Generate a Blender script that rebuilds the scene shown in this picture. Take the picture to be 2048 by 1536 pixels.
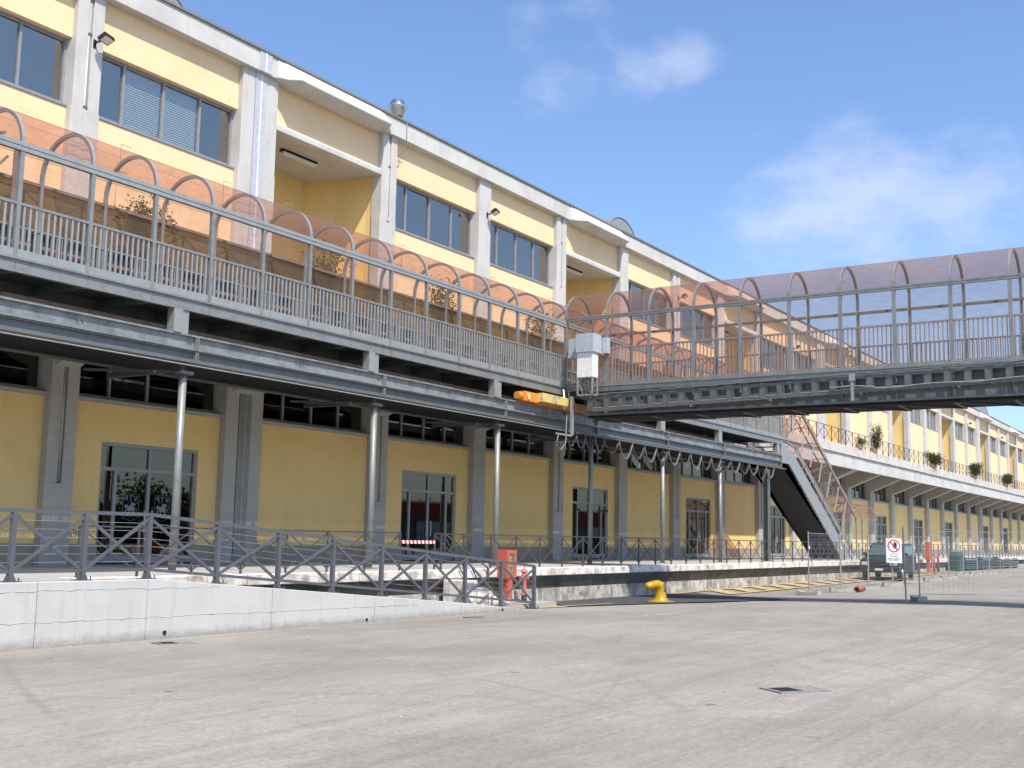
import bpy, math, random
from mathutils import Vector, Matrix
random.seed(7)
R = math.radians
S = bpy.context.scene
for o in list(bpy.data.objects): bpy.data.objects.remove(o)
COL = S.collection

# ------------------------------------------------------------------ camera
YAW, PIT, ROL = R(57.15), R(7.6055), R(1.0842)
cd = bpy.data.cameras.new('camera'); cam = bpy.data.objects.new('camera', cd); COL.objects.link(cam)
cd.sensor_width = 36.0; cd.lens = 36.0*2301.7/2048.0; cd.clip_start = .1; cd.clip_end = 3000
fw = Vector((math.sin(YAW)*math.cos(PIT), math.cos(YAW)*math.cos(PIT), math.sin(PIT)))
rt = Vector((math.cos(YAW), -math.sin(YAW), 0)); up = rt.cross(fw)
r2 = rt*math.cos(ROL)+up*math.sin(ROL); u2 = up*math.cos(ROL)-rt*math.sin(ROL)
cam.matrix_world = Matrix(((r2.x,u2.x,-fw.x,0),(r2.y,u2.y,-fw.y,0),(r2.z,u2.z,-fw.z,1.75),(0,0,0,1)))
S.camera = cam

# ------------------------------------------------------------------ sky, sun, exposure
TOSUN = Vector((-.55,-1.0,1.69)).normalized()
EL = math.asin(TOSUN.z)
world = bpy.data.worlds.new('World'); S.world = world; world.use_nodes = True
nt = world.node_tree; nt.nodes.clear()
def N(t, ty, **kw):
    n = t.nodes.new(ty)
    for k, v in kw.items():
        if k.startswith('i_'):
            n.inputs[k[2:].replace('_',' ')].default_value = v
        else: setattr(n, k, v)
    return n
wo = N(nt,'ShaderNodeOutputWorld'); bg = N(nt,'ShaderNodeBackground'); bg.inputs[1].default_value = .152
sky = N(nt,'ShaderNodeTexSky', sky_type='NISHITA', sun_disc=False, sun_elevation=EL, sun_rotation=math.atan2(TOSUN.x,TOSUN.y),
        altitude=0, air_density=1.0, dust_density=1.3, ozone_density=1.4)
tc = N(nt,'ShaderNodeTexCoord'); mp = N(nt,'ShaderNodeMapping'); mp.inputs['Scale'].default_value = (1,1,1.7)
nt.links.new(tc.outputs['Generated'], mp.inputs[0])
n1 = N(nt,'ShaderNodeTexNoise'); n1.inputs['Scale'].default_value=5.2; n1.inputs['Detail'].default_value=9; n1.inputs['Roughness'].default_value=.58; n1.inputs['Distortion'].default_value=.9
n2 = N(nt,'ShaderNodeTexNoise'); n2.inputs['Scale'].default_value=17; n2.inputs['Detail'].default_value=6; n2.inputs['Roughness'].default_value=.62
nt.links.new(mp.outputs[0], n1.inputs[0]); nt.links.new(mp.outputs[0], n2.inputs[0])
def wmath(op,a,b=None,clamp=False):
    m = N(nt,'ShaderNodeMath',operation=op,use_clamp=clamp)
    for i,x in enumerate((a,b)):
        if x is None: continue
        if isinstance(x,(int,float)): m.inputs[i].default_value=x
        else: nt.links.new(x,m.inputs[i])
    return m.outputs[0]
def cdir(u,v):
    d = r2*((u-1024)/2301.7)-u2*((v-768)/2301.7)+fw
    return d.normalized()
# cloud banks of the fair-weather sky: centre direction, angular size, strength
banks = [((1180,30),.055,.40),((1060,60),.05,.34),((1110,165),.055,.40),((1230,160),.055,.36),((1330,140),.065,.40),((1395,115),.05,.40),
         ((1450,440),.13,.20),((1600,410),.13,.22),((1700,370),.10,.22),((1750,330),.07,.14),((1830,420),.12,.20),((1950,350),.085,.26),((2030,380),.10,.20),((1680,470),.13,.16),
         ((1500,520),.10,.18),((1250,560),.06,.12),((620,70),.14,.20)]
acc = None
for (px,py),sz,st in banks:
    c = cdir(px,py)
    vm = N(nt,'ShaderNodeVectorMath',operation='DISTANCE'); nt.links.new(tc.outputs['Generated'],vm.inputs[0]); vm.inputs[1].default_value=c
    mr = N(nt,'ShaderNodeMapRange',interpolation_type='SMOOTHERSTEP'); mr.inputs['From Min'].default_value=sz; mr.inputs['From Max'].default_value=0
    mr.inputs['To Max'].default_value=st*.5; nt.links.new(vm.outputs['Value'],mr.inputs[0])
    acc = mr.outputs[0] if acc is None else wmath('ADD',acc,mr.outputs[0])
s = wmath('ADD', wmath('MULTIPLY',n1.outputs[0],.5), wmath('MULTIPLY',n2.outputs[0],.5))
s = wmath('ADD', s, acc)
cr = N(nt,'ShaderNodeMapRange',interpolation_type='SMOOTHSTEP'); cr.inputs['From Min'].default_value=.57; cr.inputs['From Max'].default_value=1.0; cr.inputs['To Max'].default_value=.55
nt.links.new(s,cr.inputs[0])
tint = N(nt,'ShaderNodeMixRGB',blend_type='MULTIPLY'); tint.inputs[0].default_value=1; tint.inputs[2].default_value=(.875,1.0,1.18,1)
nt.links.new(sky.outputs[0],tint.inputs[1])
mx = N(nt,'ShaderNodeMixRGB'); nt.links.new(cr.outputs[0],mx.inputs[0]); nt.links.new(tint.outputs[0],mx.inputs[1]); mx.inputs[2].default_value=(4.6,4.85,5.9,1)
nt.links.new(mx.outputs[0],bg.inputs[0]); nt.links.new(bg.outputs[0],wo.inputs[0])
sd = bpy.data.lights.new('sun','SUN'); sd.energy=4.7; sd.angle=R(.53); sd.color=(1,.945,.85)
sun = bpy.data.objects.new('sun',sd); COL.objects.link(sun); sun.rotation_euler = TOSUN.to_track_quat('Z','Y').to_euler(); sun.location=(0,0,60)
S.view_settings.view_transform='Standard'; S.view_settings.look='None'; S.view_settings.exposure=.35; S.view_settings.gamma=1
S.render.engine='CYCLES'
S.cycles.transparent_max_bounces=24; S.cycles.max_bounces=8; S.cycles.use_denoising=True

# ------------------------------------------------------------------ materials
MATS = {}
def new_mat(name):
    m = bpy.data.materials.new(name); m.use_nodes = True; t = m.node_tree; t.nodes.clear()
    out = t.nodes.new('ShaderNodeOutputMaterial'); MATS[name]=m
    return m,t,out
def pos(t, scale=(1,1,1)):
    g = t.nodes.new('ShaderNodeNewGeometry'); m = t.nodes.new('ShaderNodeMapping'); m.inputs['Scale'].default_value=scale
    t.links.new(g.outputs['Position'],m.inputs[0]); return m.outputs[0]
def noise(t, vec, scale, detail=4, rough=.55, dist=0):
    n = t.nodes.new('ShaderNodeTexNoise'); n.inputs['Scale'].default_value=scale; n.inputs['Detail'].default_value=detail
    n.inputs['Roughness'].default_value=rough; n.inputs['Distortion'].default_value=dist; t.links.new(vec,n.inputs[0]); return n.outputs[0]
def ramp(t, fac, a, b, lo=0., hi=1.):
    m = t.nodes.new('ShaderNodeMapRange'); m.inputs['From Min'].default_value=a; m.inputs['From Max'].default_value=b
    m.inputs['To Min'].default_value=lo; m.inputs['To Max'].default_value=hi; t.links.new(fac,m.inputs[0]); return m.outputs[0]
def mixc(t, fac, a, b, mode='MIX'):
    m = t.nodes.new('ShaderNodeMixRGB'); m.blend_type=mode
    for i,x in ((0,fac),(1,a),(2,b)):
        if isinstance(x,(int,float)): m.inputs[i].default_value=x
        elif isinstance(x,tuple): m.inputs[i].default_value=(*x,1) if len(x)==3 else x
        else: t.links.new(x,m.inputs[i])
    return m.outputs[0]
def mul(t,a,b):
    m = t.nodes.new('ShaderNodeMath'); m.operation='MULTIPLY'; m.use_clamp=True
    for i,x in ((0,a),(1,b)):
        if isinstance(x,(int,float)): m.inputs[i].default_value=x
        else: t.links.new(x,m.inputs[i])
    return m.outputs[0]
def outer(t,a):
    g = t.nodes.new('ShaderNodeNewGeometry'); i = t.nodes.new('ShaderNodeMath'); i.operation='SUBTRACT'; i.inputs[0].default_value=1; t.links.new(g.outputs['Backfacing'],i.inputs[1])
    return mul(t,a,i.outputs[0])
def finish(t,out,col,rough=.8,metal=0,bump=None,bstr=.2,bdist=.01,spec=.5):
    p = t.nodes.new('ShaderNodeBsdfPrincipled')
    if isinstance(col,tuple): p.inputs['Base Color'].default_value=(*col,1)
    else: t.links.new(col,p.inputs['Base Color'])
    if isinstance(rough,(int,float)): p.inputs['Roughness'].default_value=rough
    else: t.links.new(rough,p.inputs['Roughness'])
    p.inputs['Metallic'].default_value=metal; p.inputs['Specular IOR Level'].default_value=spec
    if bump is not None:
        b = t.nodes.new('ShaderNodeBump'); b.inputs['Strength'].default_value=bstr; b.inputs['Distance'].default_value=bdist
        t.links.new(bump,b.inputs['Height']); t.links.new(b.outputs[0],p.inputs['Normal'])
    t.links.new(p.outputs[0],out.inputs[0]); return p
def weathered(name, base, dark, amount=.5, scale=1.2, streak=True, rough=.85, fine=60, metal=0, spec=.4, bstr=.25, lo=.45, hi=.75):
    """a base colour with blotches of a second colour, run-down streaks and fine grain"""
    m,t,out = new_mat(name)
    a = noise(t,pos(t),scale,6,.62,.3)
    f = ramp(t,a,lo,hi,0,amount)
    c = mixc(t,f,base,dark)
    if streak:
        b = noise(t,pos(t,(5.5,5.5,.35)),1.6,5,.6)
        c = mixc(t,ramp(t,b,.52,.8,0,amount*.75),c,dark)
    g = noise(t,pos(t),fine,3,.7)
    c = mixc(t,1.0,c,ramp(t,g,.3,.7,.9,1.1),'MULTIPLY')
    finish(t,out,c,rough,metal,g,bstr,.006,spec)
    return m
def plain(name, col, rough=.6, metal=0, spec=.5, var=.12, scale=9):
    m,t,out = new_mat(name)
    g = noise(t,pos(t),scale,5,.6)
    c = mixc(t,1.0,col,ramp(t,g,.3,.7,1-var,1+var),'MULTIPLY')
    finish(t,out,c,rough,metal,None,spec=spec); return m
weathered('plaster',(.81,.61,.365),(.69,.50,.275),.65,.8,True,.9,85,bstr=.15)
weathered('plaster_shaded',(.78,.565,.235),(.66,.465,.185),.6,.7,True,.9,85,bstr=.15)  # same plaster with shade put into its colour, for ground floor and loggias
weathered('wainscot',(.34,.295,.235),(.26,.225,.18),.6,1.5)
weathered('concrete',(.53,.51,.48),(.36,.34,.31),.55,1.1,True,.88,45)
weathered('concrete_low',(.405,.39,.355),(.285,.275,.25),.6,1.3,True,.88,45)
weathered('cornice',(.56,.545,.51),(.36,.34,.305),.6,.9,True,.85,40)
weathered('cornice_dark',(.20,.19,.18),(.12,.11,.10),.5,2)
weathered('soffit',(.50,.475,.43),(.36,.34,.30),.5,.8,False)
weathered('fascia',(.56,.545,.515),(.36,.34,.30),.7,1.4)
weathered('coping',(.58,.54,.49),(.30,.25,.22),.8,2.2,True,.9,30,lo=.5,hi=.72)
weathered('stone_edge',(.72,.67,.61),(.27,.21,.18),.95,3.2,True,.9,26,lo=.47,hi=.70)
def ramp_mat():
    m,t,out = new_mat('ramp_concrete')
    a=noise(t,pos(t),1.1,7,.65,.4); c=mixc(t,ramp(t,a,.45,.75,0,.5),(.49,.48,.455),(.38,.365,.335))
    b=noise(t,pos(t,(6,6,.4)),1.6,6,.65); c=mixc(t,ramp(t,b,.54,.74,0,.5),c,(.33,.315,.285))
    # splash dirt along the foot of the wall, broken up by noise
    g=t.nodes.new('ShaderNodeNewGeometry'); sx=t.nodes.new('ShaderNodeSeparateXYZ'); t.links.new(g.outputs['Position'],sx.inputs[0])
    n=noise(t,pos(t,(2.2,2.2,5)),2.2,6,.7); zz=t.nodes.new('ShaderNodeMath'); zz.operation='MULTIPLY_ADD'; zz.inputs[1].default_value=-.28; t.links.new(n,zz.inputs[0]); t.links.new(sx.outputs['Z'],zz.inputs[2])
    c=mixc(t,ramp(t,zz.outputs[0],-.13,.03,.8,0),c,(.24,.225,.20))
    sp=noise(t,pos(t),14,5,.75); c=mixc(t,ramp(t,sp,.64,.72,0,.5),c,(.30,.28,.25))
    fi=noise(t,pos(t),60,3,.7); c=mixc(t,1.0,c,ramp(t,fi,.3,.7,.92,1.07),'MULTIPLY'); finish(t,out,c,.9,0,fi,.25,.006,.3)
ramp_mat()
weathered('ramp_concrete_base',(.49,.48,.46),(.37,.355,.33),.5,1.2,True,.9,50,lo=.5,hi=.8)
weathered('galvanized',(.265,.27,.258),(.175,.165,.145),.7,5,True,.5,40,.35,.5,.1)
weathered('galvanized_light',(.35,.355,.34),(.24,.245,.235),.6,6,True,.45,40,.35,.5,.1)
weathered('galvanized_dark',(.15,.162,.162),(.085,.09,.09),.7,4,True,.55,40,.3,.5,.1)
weathered('chain',(.12,.122,.12),(.19,.195,.19),.7,7,False,.5,60,.2,.5,.1)
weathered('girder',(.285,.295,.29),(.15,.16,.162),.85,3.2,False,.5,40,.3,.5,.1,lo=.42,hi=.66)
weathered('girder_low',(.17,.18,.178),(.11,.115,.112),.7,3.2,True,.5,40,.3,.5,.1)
weathered('brown_steel',(.26,.20,.165),(.36,.33,.30),.6,5,True,.55,40,.2,.5,.1)
weathered('grey_paint',(.095,.096,.11),(.07,.07,.08),.5,4,False,.45,70,0,.5,.05)
weathered('iron',(.055,.055,.058),(.09,.08,.075),.5,5,False,.5,70,0,.5,.05)
plain('fence_steel',(.30,.32,.33),.7,.0,.3)
plain('frame',(.29,.285,.30),.45,.2)
plain('metal_strip',(.50,.50,.54),.5,.15)
plain('steel_bright',(.55,.55,.53),.18,.95)
plain('black',(.012,.012,.013),.5)
plain('soffit_dark',(.05,.05,.05),.85,0,.2)
plain('black_matt',(.022,.022,.023),.85,0,.2)
plain('rubber',(.02,.02,.021),.75)
weathered('orange',(.72,.26,.03),(.45,.17,.04),.6,5,True,.5,50,0,.5,.1)
weathered('yellow_peel',(.66,.50,.16),(.22,.27,.27),.95,5.5,False,.5,60,0,.5,.1,lo=.52,hi=.6)
weathered('yellow_gloss',(.43,.265,.008),(.30,.175,.012),.5,9,False,.28,40,0,.5,.05)
weathered('red_paint',(.50,.10,.062),(.36,.08,.055),.6,6,True,.5,40,0,.4,.05)
weathered('pink_paint',(.50,.15,.145),(.36,.11,.10),.6,9,True,.55,40,0,.4,.05)
plain('hose_yellow',(.72,.58,.02),.5)
plain('white_paint',(.74,.735,.715),.45)
plain('cab_grey',(.42,.47,.50),.42,.1)
plain('interior',(.10,.10,.10),.9)
plain('lamp_white',(.72,.72,.68),.4)
plain('blind',(.52,.53,.50),.6)
plain('cable',(.10,.10,.10),.6)
plain('cable_light',(.27,.27,.255),.6)
plain('tape_red',(.62,.04,.035),.5); plain('tape_white',(.8,.78,.75),.5)
plain('sign_white',(.74,.76,.73),.4); plain('sign_red',(.50,.025,.03),.4); plain('sign_black',(.02,.02,.025),.5)
plain('crest',(.20,.235,.23),.5)
plain('terracotta',(.36,.10,.06),.7)
plain('bin_green',(.012,.065,.055),.45); plain('car_paint',(.010,.013,.018),.38,0,.25); plain('car_glass',(.06,.085,.08),.08,0,.6)
plain('alloy',(.5,.5,.5),.3,.8); plain('headlight',(.6,.62,.62),.1,.3); plain('plate_white',(.7,.7,.66),.4)
plain('far_red',(.24,.03,.028),.7); plain('far_roof',(.55,.55,.55),.6)
plain('bark',(.09,.065,.045),.9)
plain('joint_dark',(.23,.215,.20),.95); plain('seam',(.44,.43,.41),.95)
plain('blue_board',(.03,.07,.16),.5)
plain('pot',(.33,.21,.14),.8)

def sheet_mat(name, tintc, refl, mixT, gloss=.06, var=.1):
    m,t,out = new_mat(name)
    tr = t.nodes.new('ShaderNodeBsdfTransparent'); df = t.nodes.new('ShaderNodeBsdfDiffuse'); tl = t.nodes.new('ShaderNodeBsdfTranslucent'); gl = t.nodes.new('ShaderNodeBsdfGlossy')
    gl.inputs['Roughness'].default_value=.22; gl.inputs['Color'].default_value=(.9,.88,.9,1)
    g = noise(t,pos(t,(1.5,1.5,5)),2.0,5,.6)
    tc_ = mixc(t,1.0,tintc,ramp(t,g,.3,.7,1-var,1+var*.5),'MULTIPLY'); t.links.new(tc_,tr.inputs[0])
    df.inputs[0].default_value=(*refl,1); tl.inputs[0].default_value=(*refl,1)
    m1 = t.nodes.new('ShaderNodeMixShader'); m1.inputs[0].default_value=.55; t.links.new(df.outputs[0],m1.inputs[1]); t.links.new(tl.outputs[0],m1.inputs[2])
    m2 = t.nodes.new('ShaderNodeMixShader'); t.links.new(ramp(t,g,.3,.7,mixT-.05,mixT+.03),m2.inputs[0]); t.links.new(m1.outputs[0],m2.inputs[1]); t.links.new(tr.outputs[0],m2.inputs[2])
    fr = t.nodes.new('ShaderNodeFresnel'); fr.inputs[0].default_value=1.45
    m3 = t.nodes.new('ShaderNodeMixShader'); t.links.new(outer(t,mul(t,fr.outputs[0],.36)),m3.inputs[0]); t.links.new(m2.outputs[0],m3.inputs[1]); t.links.new(gl.outputs[0],m3.inputs[2])
    t.links.new(m3.outputs[0],out.inputs[0]); return m
sheet_mat('sheet_pink',(.94,.755,.69),(.43,.35,.335),.82,.06,.06)
sheet_mat('net',(.42,.42,.42),(.02,.02,.02),.62)
sheet_mat('sheet_bronze',(.60,.51,.40),(.30,.26,.205),.52,.05,.06)
def glass_mat(name,tintc,ior,k=1.0,k0=0.):
    m,t,out = new_mat(name)
    tr = t.nodes.new('ShaderNodeBsdfTransparent'); tr.inputs[0].default_value=(*tintc,1)
    gl = t.nodes.new('ShaderNodeBsdfGlossy'); gl.inputs['Roughness'].default_value=.012; gl.inputs['Color'].default_value=(1,.93,.82,1)
    fr = t.nodes.new('ShaderNodeFresnel'); fr.inputs[0].default_value=ior
    # the panes of a real facade are never quite flat
    b = t.nodes.new('ShaderNodeBump'); b.inputs['Strength'].default_value=.004; b.inputs['Distance'].default_value=.05
    t.links.new(noise(t,pos(t),1.1,2,.5),b.inputs['Height']); t.links.new(b.outputs[0],gl.inputs['Normal'])
    mx_ = t.nodes.new('ShaderNodeMixShader'); ad=t.nodes.new('ShaderNodeMath'); ad.operation='MULTIPLY_ADD'; ad.use_clamp=True; ad.inputs[1].default_value=k; ad.inputs[2].default_value=k0; t.links.new(fr.outputs[0],ad.inputs[0]); t.links.new(outer(t,ad.outputs[0]),mx_.inputs[0]); t.links.new(tr.outputs[0],mx_.inputs[1]); t.links.new(gl.outputs[0],mx_.inputs[2])
    t.links.new(mx_.outputs[0],out.inputs[0]); return m
glass_mat('glass',(.86,.9,.9),1.6,.6,.30)
glass_mat('glass_low',(.34,.42,.42),1.6,.8,.07)

def asphalt(name, base, dark, light, tracks=True):
    m,t,out = new_mat(name)
    big = noise(t,pos(t),.16,6,.6,.6); c = mixc(t,ramp(t,big,.4,.66,0,.75),base,dark)
    big2 = noise(t,pos(t,(1,1.6,1)),.45,6,.6,.4); c = mixc(t,ramp(t,big2,.5,.75,0,.55),c,light)
    md = noise(t,pos(t,(1,1.4,1)),1.5,8,.7,.8); c = mixc(t,ramp(t,md,.5,.68,0,.5),c,dark)
    md2 = noise(t,pos(t,(1,1.3,1)),3.3,7,.7,.5); c = mixc(t,ramp(t,md2,.55,.72,0,.45),c,light)
    if tracks:
        # tyre-worn bands running across the yard
        for ang,sc,w,am in ((R(-9),(.09,2.2,1),1.1,.42),(R(17),(.06,3.1,1),1.5,.4),(R(-24),(.06,4.0,1),1.0,.38),(R(4),(.05,5.5,1),1.4,.42)):
            g = t.nodes.new('ShaderNodeNewGeometry'); mp_ = t.nodes.new('ShaderNodeMapping'); mp_.inputs['Rotation'].default_value=(0,0,ang); mp_.inputs['Scale'].default_value=sc
            t.links.new(g.outputs['Position'],mp_.inputs[0])
            tr = noise(t,mp_.outputs[0],w,5,.55,.9); c = mixc(t,ramp(t,tr,.55,.70,0,am),c,dark)
            tr2 = noise(t,mp_.outputs[0],w*3.1,4,.6,.6); c = mixc(t,ramp(t,tr2,.58,.74,0,am*.6),c,light)
    sp = noise(t,pos(t),19,5,.8); c = mixc(t,1.0,c,ramp(t,sp,.3,.7,.74,1.22),'MULTIPLY')
    fi = noise(t,pos(t),140,2,.8); c = mixc(t,1.0,c,ramp(t,fi,.3,.7,.86,1.12),'MULTIPLY')
    if tracks:
        for cx_,cy_,sc_,am in ((3.,26.,3.2,.45),(52.,-14.,2.6,.55),(30.,-20.,2.2,.45),(44.,22.,2.4,.45)):
            g = t.nodes.new('ShaderNodeNewGeometry'); sb=t.nodes.new('ShaderNodeVectorMath'); sb.operation='DISTANCE'; sb.inputs[1].default_value=(cx_,cy_,0); t.links.new(g.outputs['Position'],sb.inputs[0])
            cmb=t.nodes.new('ShaderNodeCombineXYZ'); t.links.new(sb.outputs['Value'],cmb.inputs[0])
            ar=noise(t,cmb.outputs[0],sc_,3,.6); msk=noise(t,pos(t),.22,3,.5,.5)
            c=mixc(t,mul(t,ramp(t,ar,.56,.66,0,am),ramp(t,msk,.44,.58)),c,dark)
    if tracks:
        wv=noise(t,pos(t),.9,4,.6); g=t.nodes.new('ShaderNodeNewGeometry'); va=t.nodes.new('ShaderNodeVectorMath'); va.operation='MULTIPLY_ADD'; cb=t.nodes.new('ShaderNodeCombineXYZ'); t.links.new(wv,cb.inputs[0]); t.links.new(wv,cb.inputs[1])
        t.links.new(cb.outputs[0],va.inputs[0]); va.inputs[1].default_value=(1.6,1.6,0); t.links.new(g.outputs['Position'],va.inputs[2])
        vc=t.nodes.new('ShaderNodeTexVoronoi'); vc.feature='DISTANCE_TO_EDGE'; vc.inputs['Scale'].default_value=.17; t.links.new(va.outputs[0],vc.inputs[0])
        c=mixc(t,mul(t,ramp(t,vc.outputs['Distance'],.001,.0028,.28,0),ramp(t,noise(t,pos(t),.25,2,.5),.52,.58)),c,(dark[0]*.55,dark[1]*.55,dark[2]*.55))
    # oil drips and small dark spots
    v = t.nodes.new('ShaderNodeTexVoronoi'); v.inputs['Scale'].default_value=1.15; t.links.new(pos(t,(1,1,1)),v.inputs[0])
    c = mixc(t,mul(t,ramp(t,v.outputs['Distance'],.05,.085,.8,0),ramp(t,noise(t,pos(t),.6,2,.5),.5,.58,0,1)),c,(dark[0]*.6,dark[1]*.57,dark[2]*.55))
    v2 = t.nodes.new('ShaderNodeTexVoronoi'); v2.inputs['Scale'].default_value=3.1; t.links.new(pos(t),v2.inputs[0])
    c = mixc(t,ramp(t,v2.outputs['Distance'],.02,.05,.5,0),c,light)
    finish(t,out,c,.92,0,sp,.35,.012,.25)
asphalt('asphalt',(.308,.280,.243),(.20,.179,.153),(.385,.352,.309))
asphalt('asphalt_dark',(.075,.073,.075),(.05,.05,.052),(.105,.10,.10),False)
def paint_mat():
    m,t,out = new_mat('road_yellow')
    a = noise(t,pos(t),4,6,.7,.3)
    c = mixc(t,ramp(t,a,.42,.62,0,.8),(.54,.36,.12),(.29,.26,.22)); finish(t,out,c,.85)
paint_mat()
def old_face():
    m,t,out = new_mat('old_concrete')
    a = noise(t,pos(t,(1,1,1)),1.7,8,.72,.6); c = mixc(t,ramp(t,a,.38,.62),(.47,.44,.385),(.17,.155,.13))
    b = noise(t,pos(t,(4.5,4.5,.6)),1.4,6,.65); c = mixc(t,ramp(t,b,.52,.66,0,.85),c,(.62,.595,.54))
    d = noise(t,pos(t),3.3,6,.7); c = mixc(t,ramp(t,d,.56,.7,0,.55),c,(.10,.105,.06))
    finish(t,out,c,.93,0,a,.5,.03,.2)
old_face()
weathered('mossy',(.12,.11,.095),(.055,.06,.035),.9,2.4,True,.95,30,lo=.4,hi=.65)
weathered('floor_stone',(.40,.375,.345),(.28,.26,.24),.6,1.4,False)
def leaf_mat(name,a,b):
    m,t,out = new_mat(name)
    n = noise(t,pos(t),7,3,.6)
    c = mixc(t,ramp(t,n,.35,.65),a,b)
    p = finish(t,out,c,.6,0,None); 
    tl = t.nodes.new('ShaderNodeBsdfTranslucent'); t.links.new(c,tl.inputs[0])
    mx_ = t.nodes.new('ShaderNodeMixShader'); mx_.inputs[0].default_value=.3; t.links.new(p.outputs[0],mx_.inputs[1]); t.links.new(tl.outputs[0],mx_.inputs[2]); t.links.new(mx_.outputs[0],out.inputs[0])
leaf_mat('leaf_green',(.10,.14,.04),(.17,.18,.06)); leaf_mat('leaf_dry',(.26,.18,.07),(.15,.14,.05)); leaf_mat('leaf_dark',(.035,.06,.02),(.07,.08,.03)); leaf_mat('leaf_red',(.22,.07,.03),(.08,.09,.025))
leaf_mat('leaf_far',(.02,.035,.014),(.045,.055,.02))

# ------------------------------------------------------------------ mesh helpers
def text_mesh(f):
    o=bpy.data.objects.new('tmp',f); COL.objects.link(o); bpy.context.view_layer.update()
    me=bpy.data.meshes.new_from_object(o.evaluated_get(bpy.context.evaluated_depsgraph_get())); bpy.data.objects.remove(o)
    if not me.materials: me.materials.append(f.materials[0])
    return me
WP = {}
class MB:
    def __init__(s): s.v=[]; s.f=[]
    def add(s,vs,fs):
        b=len(s.v); s.v+= [tuple(v) for v in vs]; s.f+=[tuple(i+b for i in f) for f in fs]; return s
    def box(s,x0,x1,y0,y1,z0,z1):
        return s.add([(x0,y0,z0),(x1,y0,z0),(x1,y1,z0),(x0,y1,z0),(x0,y0,z1),(x1,y0,z1),(x1,y1,z1),(x0,y1,z1)],
                     [(0,3,2,1),(4,5,6,7),(0,1,5,4),(1,2,6,5),(2,3,7,6),(3,0,4,7)])
    def bar(s,p,q,w,h,upv=(0,0,1)):
        p=Vector(p); q=Vector(q); d=(q-p).normalized(); u=Vector(upv)
        if abs(d.dot(u))>.98: u=Vector((0,1,0))
        a=d.cross(u).normalized()*(w/2); b=a.cross(d).normalized()*(h/2)
        vs=[p-a-b,p+a-b,p+a+b,p-a+b,q-a-b,q+a-b,q+a+b,q-a+b]
        return s.add(vs,[(0,3,2,1),(4,5,6,7),(0,1,5,4),(1,2,6,5),(2,3,7,6),(3,0,4,7)])
    def tube(s,pts,r,n=8,cap=True):
        pts=[Vector(p) for p in pts]; rings=[]
        ref=Vector((0,0,1))
        for i,p in enumerate(pts):
            d=(pts[min(i+1,len(pts)-1)]-pts[max(i-1,0)]).normalized()
            u=ref if abs(d.dot(ref))<.95 else Vector((0,1,0))
            a=d.cross(u).normalized(); b=a.cross(d).normalized(); rr=r[i] if isinstance(r,(list,tuple)) else r
            rings.append([p+a*rr*math.cos(2*math.pi*k/n)+b*rr*math.sin(2*math.pi*k/n) for k in range(n)])
        vs=[v for rg in rings for v in rg]; fs=[]
        for i in range(len(pts)-1):
            for k in range(n): fs.append((i*n+k,i*n+(k+1)%n,(i+1)*n+(k+1)%n,(i+1)*n+k))
        if cap: fs.append(tuple(range(n-1,-1,-1))); fs.append(tuple((len(pts)-1)*n+k for k in range(n)))
        return s.add(vs,fs)
    def lathe(s,prof,c=(0,0,0),n=16,axis='z'):
        vs=[];fs=[]
        for r,z in prof:
            for k in range(n):
                a=2*math.pi*k/n; x,y=r*math.cos(a),r*math.sin(a)
                vs.append((c[0]+x,c[1]+y,c[2]+z) if axis=='z' else ((c[0]+x,c[1]+z,c[2]+y) if axis=='y' else (c[0]+z,c[1]+x,c[2]+y)))
        for i in range(len(prof)-1):
            for k in range(n): fs.append((i*n+k,i*n+(k+1)%n,(i+1)*n+(k+1)%n,(i+1)*n+k))
        fs.append(tuple(range(n-1,-1,-1))); fs.append(tuple((len(prof)-1)*n+k for k in range(n)))
        return s.add(vs,fs)
    def prism(s,poly,a,b,axis='x'):
        """poly of 2-D points extruded along an axis from a to b"""
        n=len(poly)
        def mk(t,p): return (t,p[0],p[1]) if axis=='x' else ((p[0],t,p[1]) if axis=='y' else (p[0],p[1],t))
        vs=[mk(a,p) for p in poly]+[mk(b,p) for p in poly]
        fs=[tuple(range(n-1,-1,-1)),tuple(range(n,2*n))]+[(i,(i+1)%n,n+(i+1)%n,n+i) for i in range(n)]
        return s.add(vs,fs)
    def loft(s,secs,close=True):
        n=len(secs[0]); vs=[p for q in secs for p in q]; fs=[]
        for i in range(len(secs)-1):
            for k in range(n if close else n-1): fs.append((i*n+k,i*n+(k+1)%n,(i+1)*n+(k+1)%n,(i+1)*n+k))
        if close: fs.append(tuple(range(n-1,-1,-1))); fs.append(tuple((len(secs)-1)*n+k for k in range(n)))
        return s.add(vs,fs)
    def mesh(s,name,mat,smooth=False,fix=False):
        me=bpy.data.meshes.new(name); me.from_pydata(s.v,[],s.f); me.materials.append(MATS[mat])
        if fix:
            import bmesh; bm=bmesh.new(); bm.from_mesh(me); bmesh.ops.recalc_face_normals(bm,faces=bm.faces); bm.to_mesh(me); bm.free()
        if smooth:
            me.polygons.foreach_set('use_smooth',[True]*len(me.polygons))
        me.update(); return me
def place(name,me,parent=None,loc=(0,0,0),rz=0.):
    o=bpy.data.objects.new(name,me); COL.objects.link(o)
    L=Vector(loc)
    WP[o]=L
    if parent is not None: o.parent=parent; o.location=L-WP[parent]
    else: o.location=L
    if rz: o.rotation_euler=(0,0,rz)
    return o
def build(mb,name,mat,parent=None,loc=(0,0,0),smooth=False,fix=False):
    return place(name,mb.mesh(name,mat,smooth,fix),parent,loc)
def tag(o,label,cat,group=None,kind=None):
    o['label']=label; o['category']=cat
    if group: o['group']=group
    if kind: o['kind']=kind
    return o
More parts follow.
